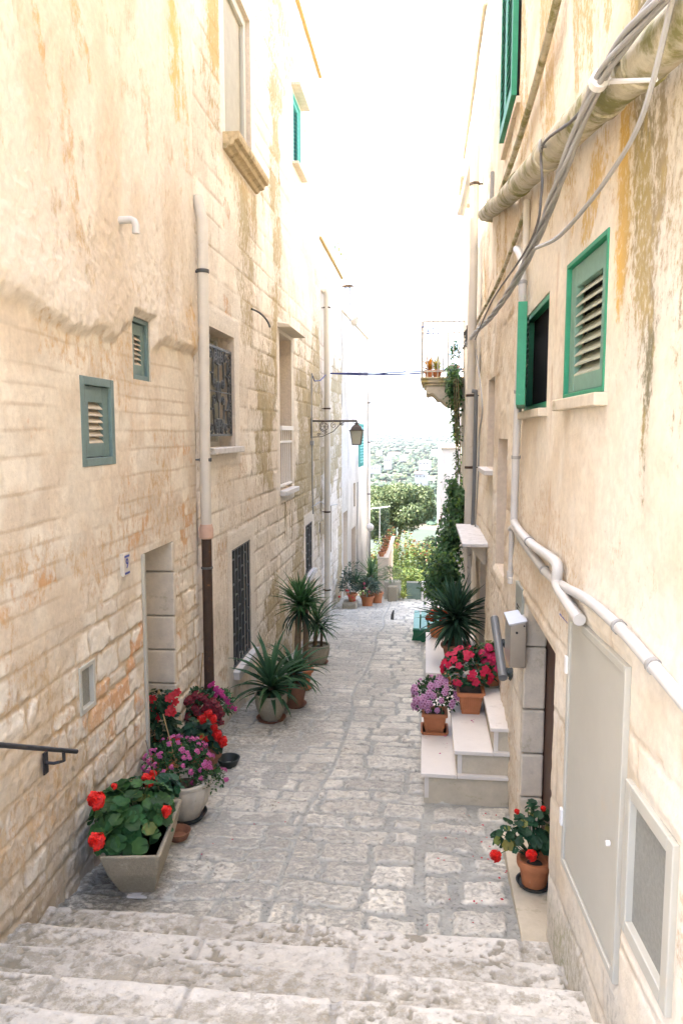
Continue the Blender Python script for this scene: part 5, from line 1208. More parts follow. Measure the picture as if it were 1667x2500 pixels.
# ---- P1 stone trough planter with red geraniums
c = np.array([-1.645, 4.05, -2.64])
t = thing('potted_geranium', 'scarlet geranium in a long tapered granular stone trough propped on a small block', 'potted plant', c)
def trough(x0, x1, y0, y1, h, fx, fy):
    xa, xb, ya, yb = x0, x1, y0, y1
    return [[(xa + fx, ya + fy, 0), (xb - fx, ya + fy, 0), (xb - fx, yb - fy, 0), (xa + fx, yb - fy, 0)], [(xa + fx * .35, ya + fy * .35, h * .55), (xb - fx * .35, ya + fy * .35, h * .55), (xb - fx * .35, yb - fy * .35, h * .55), (xa + fx * .35, yb - fy * .35, h * .55)],
            [(xa, ya, h), (xb, ya, h), (xb, yb, h), (xa, yb, h)], [(xa + .025, ya + .025, h), (xb - .025, ya + .025, h), (xb - .025, yb - .025, h), (xa + .025, yb - .025, h)], [(xa + .03, ya + .03, h - .04), (xb - .03, ya + .03, h - .04), (xb - .03, yb - .03, h - .04), (xa + .03, yb - .03, h - .04)]]
RT = np.array(Matrix.Rotation(math.radians(8), 3, 'Z')); B = MB(); B.loft([[RT @ np.array(p) + c for p in r] for r in trough(-.17, .17, -.33, .33, .31, .075, .15)]); B.build('trough', M['potstone'], t, smooth=False, bevel=.012)
MB().box((-.14, -.29, .26), (.14, .29, .27), R=RT, o=c).build('soil', M['soil'], t, smooth=False)
geranium_foliage(t, np.array([-1.71, 4.05, -2.27]), .23, .33, .20, 230, .048, GD, 31, zmin=-.5, base=c + [0, 0, .25])
geranium_foliage(t, YP(373, 1815, 4.5), .10, .13, .10, 34, .046, GB, 32, base=c + [0, .3, .28])
um = flower_mesh('umbel', RED, seed=1)
for (u, v, Y, s) in ((222, 1838, 3.78, .050), (223, 1932, 3.62, .046), (340, 1792, 4.2, .042), (352, 1778, 4.55, .026), (383, 1862, 3.95, .030), (263, 1806, 3.95, .018), (381, 1872, 3.95, .018)):
    p = YP(u, v, Y); flower(t, p, s, um, (0.05, -.5, .85)); MB().tube([c + [-.04, .0, .38], p * .6 + (c + [0, 0, .4]) * .4 + [0, 0, .01], p], .003, 5, (.06, .12, .03)).build('flower_stalk', M['leaf'], t)
MB().box((-1.67, 3.83, -2.66), (-1.55, 3.92, -2.636)).build('prop_block', M['sill'], t, smooth=False, bevel=.004)
cane(t, c + [-.02, .36, .3], YP(335, 1700, 4.55), .003, 'bark')
# ---- P2 empty saucer
t = thing('plant_saucer', 'empty round terracotta saucer on the paving beside the stone trough', 'saucer', (-1.60, 4.60, g(4.60)))
B = MB(); B.lathe([(.06, 0), (.085, .055), (.077, .055), (.055, .015), (.01, .012)], (-1.62, 4.58, g(4.58) + .012), 32); B.build('dish', M['terradark'], t)
# ---- P3 pale fluted pot with small pink pelargonium
c = np.array([-1.67, 4.90, g(4.90) + .02]); t = thing('potted_pelargonium', 'small-flowered lilac pink pelargonium spilling over a pale fluted cement pot', 'potted plant', c)
saucer(t, c, .15, .04, 'blackplastic'); pot_round(t, c + [0, 0, .015], .10, .175, .27, 'potpale', flute=(14, .06, 1, 4))
fine_foliage(t, c + [-.08, .04, .37], .22, .24, .15, 900, .036, .009, (.035, .095, .03), 41)
fine_foliage(t, c + [.16, .04, .27], .11, .12, .10, 250, .034, .008, (.04, .10, .03), 42)
lo = flower_mesh('loose', (.55, .14, .34), (.30, .01, .10), 2)
for p, d, r in dome_pts(c + [-.06, .03, .39], .25, .25, .17, 48, 43, .93, -.05): flower(t, p, .021 * r.uniform(.7, 1.2), lo, d + np.array([0, -.3, .4]))
for p, d, r in dome_pts(c + [.17, .03, .28], .13, .12, .11, 12, 44, .95, -.3): flower(t, p, .017, lo, d + np.array([0, -.4, .3]))
flower(t, YP(378, 1790, 4.85), .035, flower_mesh('umbel', (.62, .02, .30), seed=3), (0, -.5, .8))
cane(t, c + [-.02, 0, .2], YP(375, 1640, 4.95), .004)
# ---- P4 tall terracotta pot in doorway, red mandevilla
c = np.array([-2.03, 5.36, -2.785]); t = thing('potted_mandevilla', 'dark red mandevilla trained on canes in a wide-rimmed terracotta pot in the left doorway', 'potted plant', c)
pot_round(t, c, .12, .155, .37, 'terra', rim=.02)
B = MB(); r = np.random.RandomState(51)
for i in range(700):
    z = r.rand() ** 1.1; rad = .15 * (1 - .55 * z) * r.uniform(.6, 1.1); a = r.rand() * 6.28; p = c + np.array([rad * math.cos(a), rad * math.sin(a), .34 + .46 * z]); d = np.array([math.cos(a), math.sin(a), r.uniform(-.7, .2)])
    small_leaf(B, p, d, .06 * r.uniform(.7, 1.2), .016, jitcol((.018, .05, .02), .35, r), (d[0] * .6, d[1] * .6 - .3, .8))
B.build('foliage', M['leaf'], t, smooth=False)
sg = flower_mesh('single', (.52, .01, .02), (.30, .01, .01), 1)
for (u, v) in ((352, 1606), (396, 1598), (404, 1612), (388, 1604), (408, 1590), (350, 1625), (345, 1606), (393, 1628), (398, 1636), (362, 1650), (357, 1646), (388, 1636), (340, 1705), (396, 1702), (404, 1698), (384, 1708)):
    p = YP(u, v, 5.28); flower(t, p, .032, sg, (RG.uniform(-.5, .5), -1, .5))
for dx in (-.1, .1): cane(t, c + [dx, 0, .3], YP(365, 1583, 5.36), .005)
# ---- P5 red geranium & dark red petunia group by the drainpipe
c = np.array([-1.80, 5.75, g(5.75) + .02]); t = thing('potted_geranium', 'bright red geranium with round dark leaves in a low terracotta pot before the drainpipe', 'potted plant', c)
saucer(t, c, .13, .03, 'blackplastic'); pot_round(t, c + [0, 0, .01], .09, .14, .19, 'terradark', rim=.014)
geranium_foliage(t, YP(460, 1695, 5.65), .185, .18, .17, 120, .040, (.022, .062, .034), 61, zmin=-.6)
um2 = flower_mesh('umbel', (.70, .012, .01), seed=5)
for (u, v, s) in ((465, 1652, .036), (490, 1652, .034), (493, 1672, .03), (500, 1690, .04), (512, 1704, .042), (464, 1695, .026), (476, 1697, .024), (480, 1640, .034)): flower(t, YP(u, v, 5.55), s, um2, (.2, -.6, .7))
c = np.array([-1.86, 6.1, g(6.1) + .02]); t = thing('potted_petunia', 'tall dark crimson and magenta pelargonium in a black pot behind the red geranium', 'potted plant', c)
pot_round(t, c, .08, .11, .24, 'blackplastic', rim=.01)
fine_foliage(t, YP(458, 1632, 6.02), .19, .17, .19, 850, .042, .015, (.030, .08, .035), 71, zmin=-.8)
fine_foliage(t, YP(510, 1612, 6.05), .11, .1, .11, 240, .042, .013, (.05, .13, .05), 72, zmin=-.9)
lo2 = flower_mesh('loose', (.20, .004, .016), (.03, .001, .004), 7); lo3 = flower_mesh('loose', (.50, .02, .20), (.25, .01, .08), 8)
for (u, v) in ((430, 1610), (438, 1606), (450, 1596), (462, 1600), (472, 1604), (432, 1645), (455, 1632), (470, 1628), (480, 1632), (487, 1626), (495, 1632), (500, 1622), (508, 1636), (492, 1612), (448, 1625), (505, 1655), (498, 1640), (478, 1618)): flower(t, YP(u, v, 5.86), .040 * RG.uniform(.8, 1.1), lo2, (RG.uniform(-.3, .3), -.8, .6))
for (u, v) in ((482, 1574), (490, 1570), (498, 1582), (505, 1588), (513, 1600), (520, 1604), (524, 1612), (521, 1620), (532, 1622), (541, 1628), (496, 1596), (510, 1592)): flower(t, YP(u, v, 6.0), .027 * RG.uniform(.8, 1.1), lo3, (RG.uniform(-.3, .3), -.7, .7))
cane(t, c + [-.1, 0, .3], YP(466, 1500, 6.05), .005)
# dark bowl with lone leaf by it
t = thing('plant_bowl', 'small dark green plastic bowl on the paving at the right of the geranium pots', 'bowl', (-1.64, 5.93, g(5.93))); B = MB(); B.lathe([(.06, 0), (.10, .09), (.092, .09), (.055, .02), (.01, .02)], (-1.64, 5.93, g(5.93) + .012), 28); B.build('dish', M['blackplastic'], t)

# ---- yuccas on the left
c = np.array([-1.57, 7.36, g(7.36) + .015]); t = thing('potted_yucca', 'low spiky yucca in the front fluted stone pot on a dark saucer, left side', 'potted plant', c, 'yuccas in pots along the left wall')
saucer(t, c, .155, .035, 'terradark'); pot_round(t, c + [0, 0, .02], .10, .165, .27, 'potstone', flute=(16, .06, 1, 4))
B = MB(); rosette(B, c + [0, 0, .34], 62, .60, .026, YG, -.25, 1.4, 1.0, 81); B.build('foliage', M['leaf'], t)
MB().tube([c + [0, 0, .22], c + [.0, 0, .36]], .028, 8).build('trunk', M['bark'], t)
c = np.array([-1.44, 7.95, g(7.95) + .015]); t = thing('potted_yucca', 'yucca in a plain brown terracotta pot half hidden behind the front fluted pot', 'potted plant', c, 'yuccas in pots along the left wall')
saucer(t, c, .15, .03, 'terradark'); pot_round(t, c + [0, 0, .015], .11, .15, .24, 'terradark')
B = MB(); rosette(B, c + [0, 0, .36], 60, .54, .023, YG, -.4, 1.3, 1.1, 82); B.build('foliage', M['leaf'], t); MB().tube([c + [0, 0, .2], c + [0, 0, .38]], .025, 8).build('trunk', M['bark'], t)
c = np.array([-1.50, 8.75, g(8.75) + .015]); t = thing('potted_yucca', 'tallest left yucca with bare brown trunks and a high spiky crown', 'potted plant', c, 'yuccas in pots along the left wall')
saucer(t, c, .16, .03, 'terra'); pot_round(t, c + [0, 0, .015], .11, .15, .24, 'terra')
hd = YP(688, 1392, 8.75); h2 = YP(700, 1372, 8.85)
MB().tube([c + [-.02, 0, .2], c + [-.03, 0, .6], hd], [.042, .04, .03], 9).build('trunk', M['bark'], t); MB().tube([c + [.06, 0, .2], c + [.07, 0, .6], h2 + [.02, 0, -.05]], [.04, .036, .026], 9).build('trunk', M['bark'], t)
B = MB(); rosette(B, hd + [0, 0, .02], 84, .44, .019, (.06, .14, .045), -.2, 1.45, .5, 83); rosette(B, h2 + [.02, 0, -.05], 50, .40, .017, (.055, .125, .042), -.5, 1.2, .9, 84)
r = np.random.RandomState(85)
for i in range(30): strap(B, hd + [0, 0, -.03 - .05 * r.rand()], r.rand() * 6.28, -.5, .38, .014, jitcol((.028, .06, .03), .3, r), 1.6)
B.build('foliage', M['leaf'], t)
c = np.array([-1.50, 10.2, g(10.2) + .015]); t = thing('potted_yucca', 'thin-leaved yucca in the rear fluted stone pot, farthest of the left yuccas', 'potted plant', c, 'yuccas in pots along the left wall')
saucer(t, c, .16, .03, 'terradark'); pot_round(t, c + [0, 0, .02], .115, .175, .26, 'potstone', flute=(16, .05, 1, 4))
hd = YP(727, 1432, 10.2); MB().tube([c + [-.04, 0, .22], hd + [0, 0, -.02]], .028, 8).build('trunk', M['bark'], t); MB().tube([c + [.05, .03, .22], hd + [.07, .03, -.1]], .02, 8).build('trunk', M['bark'], t)
B = MB(); rosette(B, hd, 56, .50, .018, (.065, .135, .055), -.5, 1.35, .9, 86); rosette(B, hd + [.08, .03, -.1], 24, .36, .012, (.07, .13, .07), -.3, 1.2, 1.1, 87); B.build('foliage', M['leaf'], t)

# ---- far left pots
c = np.array([-1.62, 16.1, g(16.1)]); o = thing('stone_block', 'rough pale stone block on the paving carrying a terracotta pot, far left', 'stone block', c)
B = MB(); B.box(c + [-.17, -.2, -.02], c + [.15, .25, .15]); B.build('block', M['potstone'], o, smooth=False, bevel=.03)
c = c + np.array([.03, .05, .15]); t = thing('potted_oleander', 'mixed oleander and small yucca in a terracotta pot standing on the rough stone block', 'potted plant', c)
pot_round(t, c, .07, .105, .18, 'terra'); fine_foliage(t, c + [-.08, 0, .36], .17, .2, .30, 300, .11, .014, (.09, .13, .10), 91); B = MB(); rosette(B, c + [.08, 0, .42], 34, .34, .014, (.05, .12, .05), .0, 1.4, .6, 92); B.build('yucca_leaves', M['leaf'], t)
fine_foliage(t, c + [-.02, 0, .72], .14, .12, .16, 50, .09, .012, (.10, .15, .10), 93)
fo = flower_mesh('umbel', (.65, .06, .05), seed=9)
for i in range(6): flower(t, c + [RG.uniform(-.3, .1), -.25, RG.uniform(.05, .3)], .025, fo, (0, -1, .3))
c = np.array([-1.28, 16.5, g(16.5)]); t = thing('potted_oleander', 'grey-leaved oleander in the nearer of two terracotta pots at the far end', 'potted plant', c)
pot_round(t, c, .11, .145, .25, 'terra', rim=.02); fine_foliage(t, c + [0, 0, .42], .22, .22, .22, 420, .13, .016, (.12, .16, .12), 94)
for i in range(4): flower(t, c + [RG.uniform(-.2, .1), -.2, RG.uniform(.35, .6)], .03, flower_mesh('umbel', (.6, .15, .2), seed=10), (0, -1, .3))
c = np.array([-1.10, 17.05, g(17.05)]); t = thing('potted_yucca', 'bushy pale green yucca in the rear terracotta pot at the far left end', 'potted plant', c)
pot_round(t, c, .11, .14, .27, 'terra', rim=.02); B = MB(); hd = YP(850, 1322, 17.0)
rosette(B, hd, 90, .58, .013, (.10, .19, .08), -.5, 1.5, .5, 95); rosette(B, hd + [.08, 0, -.12], 50, .5, .013, (.09, .17, .08), -.8, .9, .8, 96); B.build('foliage', M['leaf'], t); MB().tube([c + [0, 0, .35], hd], .05, 8).build('trunk', M['bark'], t)

# ---- right steps: pots
c = np.array([.10, 6.22, -2.55]); t = thing('potted_pelargonium', 'white-edged purple pelargonium in a square terracotta pot on the lowest marble step', 'potted plant', c)
pot_square(t, c + [0, 0, .0], .108, .108, .112, .112, .025, 'terra', name='saucer', ribs=False, rim=.006); pot_square(t, c + [0, 0, .012], .075, .075, .098, .098, .17, 'terra', ribs=True)
fine_foliage(t, c + [0, 0, .30], .19, .18, .17, 750, .032, .010, (.035, .085, .03), 101, zmin=-.6)
pp = flower_mesh('loose', (.62, .34, .52), (.16, .003, .06), 11)
for p, d, r in dome_pts(c + [0, -.01, .30], .205, .19, .185, 46, 102, .95, -.35): flower(t, p, .033 * r.uniform(.75, 1.15), pp, d + np.array([0, -.35, .25]))
c = np.array([.40, 6.30, -2.365]); t = thing('potted_impatiens', 'crimson impatiens in a ribbed rectangular terracotta planter on the middle marble step', 'potted plant', c)
pot_square(t, c, .075, .15, .105, .20, .20, 'terra', rot=0); 
B = MB()
for p, d, r in dome_pts(c + [-.01, .02, .32], .21, .24, .19, 420, 111, .4, -.3): small_leaf(B, p, d + r.uniform(-.6, .6, 3), .055, .018, jitcol((.025, .075, .03), .35, r), d + np.array([0, 0, .8]))
B.build('foliage', M['leaf'], t, smooth=False)
cr = flower_mesh('single', (.55, .004, .05), (.42, .004, .04), 12)
for p, d, r in dome_pts(c + [-.02, 0, .33], .225, .25, .20, 62, 112, .95, -.3): flower(t, p, .036 * r.uniform(.75, 1.1), cr, d + np.array([0, -.45, .35]) + r.uniform(-.3, .3, 3))
c = np.array([.575, 6.38, -2.18]); t = thing('potted_geranium', 'hot pink geranium in round terracotta pot on top marble step behind the grab rail', 'potted plant', c)
saucer(t, c, .115, .022, 'potstone'); pot_round(t, c + [0, 0, .01], .082, .115, .20, 'terra', rim=.012)
geranium_foliage(t, c + [0, 0, .26], .14, .14, .13, 46, .045, GD, 121)
pk = flower_mesh('umbel', (.72, .03, .13), (.6, .05, .15), 13)
for (u, v, s) in ((1108, 1502, .042), (1122, 1488, .04), (1135, 1510, .045), (1128, 1520, .04), (1140, 1535, .042), (1112, 1520, .035), (1150, 1500, .04), (1152, 1528, .04), (1122, 1508, .038), (1143, 1490, .035)): flower(t, YP(u, v, 6.28), s, pk, (-.2, -.7, .6))
# big yucca on the platform
c = np.array([.36, 8.35, -2.60]); t = thing('potted_yucca', 'large dark bushy yucca in a brown pot on the right-hand marble block', 'potted plant', c)
pot_round(t, c, .11, .15, .22, 'terradark'); hd = np.array(YP(1047, 1432, 8.35))
MB().tube([c + [0, 0, .15], hd + [0, 0, -.05]], .045, 9).build('trunk', M['bark'], t)
B = MB(); rosette(B, hd + [-.02, 0, .02], 140, .54, .026, (.045, .10, .055), -.9, 1.5, .55, 131); rosette(B, hd + [.02, 0, .10], 70, .48, .025, (.04, .088, .05), -.2, 1.5, .4, 132); B.build('foliage', M['leaf'], t)
# empties in the gap
c = np.array([.20, 6.92, -2.365]); t = thing('empty_pot', 'empty terracotta bowl pot standing behind the impatiens planter', 'pot', c); pot_round(t, c + np.array([.08, .0, 0]), .05, .085, .11, 'terra', rim=.01, name='bowl')
c = np.array([.42, 6.85, -2.365]); t = thing('empty_pot', 'dark grey square plastic pot tucked behind the impatiens planter', 'pot', c); pot_square(t, c + np.array([-.10, -.06, 0]), .045, .045, .06, .06, .12, 'greyplastic', ribs=False)
# red flower pot behind the yucca
c = np.array([.30, 9.4, -2.60]); t = thing('potted_begonia', 'orange-red flowering plant in a painted pot behind the big right-hand yucca', 'potted plant', c); hd = YP(1003, 1395, 9.4)
c2 = np.array([hd[0], 9.4, -2.60]); pot_round(t, c2, .07, .10, .15, M['orangeglaze']); fine_foliage(t, c2 + [0, 0, .25], .13, .13, .12, 160, .05, .016, GD, 141)
for i in range(14): flower(t, c2 + [RG.uniform(-.13, .13), RG.uniform(-.12, 0), RG.uniform(.18, .38)], .035, flower_mesh('umbel', (.62, .07, .01), seed=14), (0, -1, .4))
# geranium at the near right doorway
c = np.array([.655, 4.18, -2.620]); t = thing('potted_geranium', 'sparse scarlet geranium in a terracotta pot on the near right doorstep', 'potted plant', c)
saucer(t, c, .105, .025, 'blackplastic'); pot_round(t, c + [0, 0, .012], .07, .095, .155, 'terra', rim=.008)
geranium_foliage(t, c + [-.03, 0, .27], .15, .13, .15, 62, .033, (.025, .075, .035), 151, base=c + [0, 0, .15])
geranium_foliage(t, c + [-.17, -.02, .30], .07, .08, .10, 20, .030, (.025, .075, .035), 152, base=c + [0, 0, .15]); geranium_foliage(t, c + [.0, .04, .42], .07, .06, .08, 14, .030, (.03, .08, .035), 153, base=c + [0, 0, .15])
for (u, v, s, Y) in ((1137, 1966, .034, 4.05), (1219, 1965, .032, 4.0), (1186, 1864, .016, 4.15), (1246, 1857, .016, 4.2)):
    p = YP(u, v, Y); flower(t, p, s, um, (-.1, -.6, .7)); MB().tube([c + [0, 0, .16], (c + [0, 0, .3]) * .45 + p * .55, p], .0025, 5, (.05, .10, .03)).build('flower_stalk', M['leaf'], t)

# fallen petals
r = np.random.RandomState(77); B = MB()
def petal(p, s, col): 
    A, Bv, n = frame(np.array([0, 0, 1]) + r.uniform(-.3, .3, 3), r.rand() * 6); B.add([p + A * s, p + Bv * s * .7, p - A * s, p - Bv * s * .7, p + n * s * .25], [(0, 1, 4), (1, 2, 4), (2, 3, 4), (3, 0, 4)], col)
for i in range(46):
    u, v = 1130 + r.normal() * 70, 1960 + r.normal() * 100
    p = GP(u, v)
    if -1.8 < p[0] < .62 and 3.7 < p[1] < 5.3: petal(np.array([p[0], p[1], g(p[1]) + .028]), .006 + .006 * r.rand(), (.5, .02, .04))
for i in range(10):
    p = np.array([r.uniform(-1.4, -.9), r.uniform(4.2, 6.3), 0]); p[2] = g(p[1]) + .028; petal(p, .008, (.42, .01, .06))
for (x, y, z) in ((.19, 6.1, -2.545), (.2, 5.95, -2.545), (.14, 5.75, -2.545), (.4, 6.0, -2.36), (.21, 6.3, -2.545), (.41, 5.97, -2.36), (.42, 6.02, -2.36)): petal(np.array([x, y, z]), .012, (.5, .1, .25))
o = B.build('fallen_petals', M['flower'], None, smooth=False); tag(o, 'scattered red and pink fallen petals on the paving and marble steps', 'petals', kind='stuff')
# small iron stub in the paving
p = GP(900, 1424); B = MB(); B.tube([p + [0, 0, -.02], p + [.01, 0, .12], p + [.03, 0, .2]], [.035, .03, .015], 7); o = B.build('iron_stub', M['iron'], None); tag(o, 'small dark stub sticking up from the paving in the middle distance', 'stub')

# ---- bench
bn = thing('bench', 'small green slatted wooden bench against the right-hand stair block', 'bench', (.15, 11.9, g(11.9)))
bl = (-.11, .42); by = (10.6, 12.1)
zs = YP(948, 1441, 12.1)[2]; x0 = YP(948, 1470, 12.1)[0]
for i in range(4):
    x = x0 + i * .125; MB().box((x, 12.05, zs - .03), (x + .105, 13.3, zs)).build('slat', M['benchtop'], bn, smooth=False, bevel=.006)
for y in (12.12, 13.1):
    B = MB(); B.hexa([(x0 - .03, y, g(y)), (x0 + .50, y, g(y)), (x0 + .50, y + .06, g(y)), (x0 - .03, y + .06, g(y)), (x0 + .02, y, zs - .031), (x0 + .47, y, zs - .031), (x0 + .47, y + .06, zs - .031), (x0 + .02, y + .06, zs - .031)]); B.build('leg', M['benchpaint'], bn, smooth=False, bevel=.006)
MB().box((x0 + .2, 12.19, zs - .2), (x0 + .26, 13.09, zs - .15)).build('stretcher', M['benchpaint'], bn, smooth=False)
MB().box((x0 + .0, 12.06, zs - .09), (x0 + .48, 12.115, zs - .034)).build('apron', M['benchpaint'], bn, smooth=False)

# ---- vine on the far right wall
vn = thing('climbing_vine', 'dark green climbing vine cascading from the balcony corner down the far right wall', 'vine', (.5, 13, -3))
B = MB(); r = np.random.RandomState(161)
segs = [((1042, 845), (1046, 930), 13.2, 13, 420, .055), ((1040, 875), (1038, 900), 13.2, 10, 160, .055), ((1046, 930), (1050, 1010), 13.25, 8, 170, .05), ((1050, 1010), (1052, 1095), 13.3, 6, 70, .045), ((1040, 1105), (1050, 1150), 12.6, 16, 260, .055), ((1050, 1140), (1042, 1230), 12.4, 21, 520, .055), ((1036, 1210), (1028, 1290), 12.0, 24, 640, .058), ((1020, 1280), (1022, 1360), 11.6, 32, 800, .058), ((995, 1330), (1005, 1372), 11.8, 18, 330, .05), ((1058, 1120), (1062, 1230), 12.2, 7, 130, .05)]
for a, b_, Y, w, n, s in segs:
    for i in range(int(n * 1.9)):
        t = r.rand(); u = a[0] + (b_[0] - a[0]) * t + r.normal() * w * .55; v = a[1] + (b_[1] - a[1]) * t + r.normal() * w * .5
        p = YP(u, v, Y + r.uniform(-.35, .35)); lit = r.rand() < .18
        small_leaf(B, p, (r.uniform(-1, .4), r.uniform(-1, .2), r.uniform(-1, .3)), s * 1.3 * r.uniform(.6, 1.5), s * .42, jitcol((.13, .23, .05) if lit else (.055, .125, .045), .4, r), (r.uniform(-.8, .2), r.uniform(-.8, .2), 1))
B.build('foliage', M['leaf'], vn, smooth=False)
B = MB(); 
for k in range(3):
    P = [np.array(YP(u + k * 5 - 4, v, 12.8 - .3 * k)) for u, v in [(1020, 1370), (1035, 1290), (1046, 1200), (1050, 1090), (1050, 1000), (1045, 870)]]; B.tube(smooth(P, 5), .006, 5)
B.build('stem', M['bark'], vn)
B = MB(); P = [YP(u, v, 12.4) for u, v in [(1035, 1145), (1025, 1165), (1012, 1190), (1003, 1215)]]; B.tube(smooth(P, 4), .008, 5)
for i in range(14):
    p = YP(1030 - i * 1.8, 1150 + i * 3.2, 12.4); small_leaf(B, p, r.uniform(-1, 1, 3), .06, .02, (.08, .04, .02))
B.build('dry_twig', M['bark'], vn)
# balcony pots
for k, (u, lab, col) in enumerate(((985, 'orange-tipped bromeliad in a terracotta pot at the outer balcony corner', (.55, .24, .03)), (1003, 'yellow-green spiky bromeliad in the second terracotta pot on the balcony', (.35, .36, .06)))):
    x = YP(u, 862, BY0 + .25)[0]; c = np.array([x, BY0 + .28, bz + .002]); t = thing('potted_bromeliad', lab, 'potted plant', c); pot_round(t, c, .06, .09, .14, 'terra', rim=.01)
    B = MB(); rosette(B, c + [0, 0, .15], 46, .28, .014, col, .1, 1.4, .3, 170 + k); B.build('foliage', M['leaf'], t)
c = np.array([YP(1043, 830, BY0 + .2)[0], BY0 + .3, bz + .002]); t = thing('potted_shrub', 'small green bush in an orange-red pot on the balcony next to the wall', 'potted plant', c); pot_round(t, c + np.array([0, 0, .1]), .06, .09, .12, 'terra', rim=.012); MB().box(c + [-.06, -.06, 0], c + [.06, .06, .1]).build('pot_stand', M['trim'], t, smooth=False)
fine_foliage(t, c + [.02, 0, .42], .10, .10, .22, 260, .045, .016, (.05, .14, .05), 175)
# terrace plant on the lower left roof
c = np.array([-2.1, 16.9, 3.62]); t = thing('terrace_plant', 'wispy yellow-green plant overhanging the roof terrace of the lower left house', 'plant', c)
pot_round(t, c + np.array([-.1, 0, 0]), .1, .14, .2, 'terra'); fine_foliage(t, c + [.05, .05, .34], .38, .6, .30, 520, .07, .012, (.22, .26, .08), 176, shell=.2)

# ------------------------------------------------------------------ END OF THE STREET
o = thing('glass_panel', 'low greenish glass barrier closing the far end of the street', 'barrier', (-.25, 17.95, -4.05)); xa = YP(933, 1378, 17.95)[0]; xb = YP(966, 1378, 17.95)[0]
MB().box((xa, 17.93, -4.1), (xb, 17.95, -3.64)).build('pane', M['panelglass'], o, smooth=False); MB().box((xa, 17.925, -3.638), (xb, 17.955, -3.61)).build('top_rail', M['creammetal'], o, smooth=False)
x1 = YP(990, 1378, 17.95)[0]
b = MB(); b.box((xb + .01, 17.85, -4.2), (x1 + .25, 18.1, -3.62)); o = b.build('low_wall', M['limewash'], None, smooth=False, bevel=.01); tag(o, 'pale low wall beside the greenish glass barrier at the street end', 'wall')
tr_ = thing('stone_planter', 'grey stone trough on a carved block at the street end holding wispy grass', 'planter', (-.8, 17.6, -4.02)); p = YP(900, 1376, 17.6)
MB().box((p[0] - .10, 17.45, g(17.5) - .02), (p[0] + .12, 17.7, p[2] + .33)).build('block', M['potstone'], tr_, smooth=False, bevel=.02)
MB().box((p[0] - .20, 17.72, g(17.7) - .02), (p[0] + .20, 18.0, p[2] + .40)).build('trough', M['potpale'], tr_, smooth=False, bevel=.02)
fine_foliage(tr_, (p[0], 17.85, p[2] + .5), .26, .22, .22, 260, .12, .008, (.20, .24, .12), 181)
t = thing('grass_clump', 'bright yellow-green grass tuft beside the glass barrier at the street end', 'grass tuft', YP(925, 1376, 17.7)); B = MB(); rosette(B, YP(925, 1374, 17.7), 40, .32, .010, (.40, .42, .10), .2, 1.4, .8, 182); B.build('blades', M['leaf'], t)
cw = thing('garden_wall', 'cream rendered garden wall at the left of the street end topped with small pots', 'wall', (-1.4, 20, -4.2)); xw = YP(890, 1365, 18.8)[0]; zw = YP(890, 1284, 18.8)[2]
MB().hexa([(xw - .26, 18.8, -5), (xw, 18.8, -5), (xw - .05, 23, -5.4), (xw - .31, 23, -5.4), (xw - .26, 18.8, zw), (xw, 18.8, zw), (xw - .05, 23, zw), (xw - .31, 23, zw)]).build('wall', mat('apricot_render', (.62, .52, .40), .9, .1, 8, .2, 30), cw, smooth=False)
MB().box((xw - .29, 18.78, zw + .002), (xw + .02, 22.8, zw + .04)).build('coping', M['trim'], cw, smooth=False, bevel=.008)
r = np.random.RandomState(191)
for k in range(7):
    y = 18.95 + k * .5; c = np.array([xw - .12 - .1 * r.rand(), y, zw + .042]); t = thing('flower_pot', ['small terracotta pot of sparse greenery on the garden wall, one of a row', ][0], 'flower pot', c, 'small pots in a row on the garden wall')
    pot_round(t, c, .06, .085, .12, 'terra', rim=.01); fine_foliage(t, c + [0, 0, .17], .09, .09, .08, 40, .05, .014, (.10, .12, .05) if k % 2 else (.16, .10, .05), 192 + k)
gl = thing('globe_lamp', 'white globe garden lamp on a thin post beyond the garden wall', 'lamp', YP(848, 1270, 21)); p = YP(849, 1211, 21.5)
B = MB(); B.lathe([(.02, -.115), (.075, -.09), (.11, -.03), (.115, .0), (.11, .04), (.075, .09), (.02, .115)], p, 24); B.build('globe', M['white'], gl); MB().tube([p + [0, 0, -2.0], p + [0, 0, -.11]], .022, 8).build('post', M['cable'], gl)
an = thing('tv_antenna', 'thin television aerial on a mast in front of the big bushy tree', 'aerial', YP(872, 1270, 30)); p = YP(872, 1168, 30); B = MB(); B.tube([p + [0, 0, -3], p], .022, 6); B.build('mast', M['cable'], an)
B = MB(); B.tube([p + [-.45, 0, -.02], p + [.4, .1, .08]], .018, 5)
for k in range(8): q = p + np.array([-.4 + k * .1, 0, -.02 + k * .012]); B.tube([q + [-.03, -.25, 0], q + [.03, .25, 0]], .009, 4)
B.build('aerial_rods', M['white'], an)
# white wall beyond the vine
xl = YP(1012, 1200, 18.5)[0]; ztop = YP(1012, 1032, 18.5)[2]
w = thing('plaster_house', 'white rendered house wall just visible past the vine at the far right', 'house', (1, 19, -4)); MB().box((xl, 18.5, -6), (5, 24, ztop)).build('wall', M['limewash'], w, smooth=False, bevel=.01); MB().box((xl - .03, 18.47, ztop + .002), (5, 24, ztop + .05)).build('roof', M['trim'], w, smooth=False)

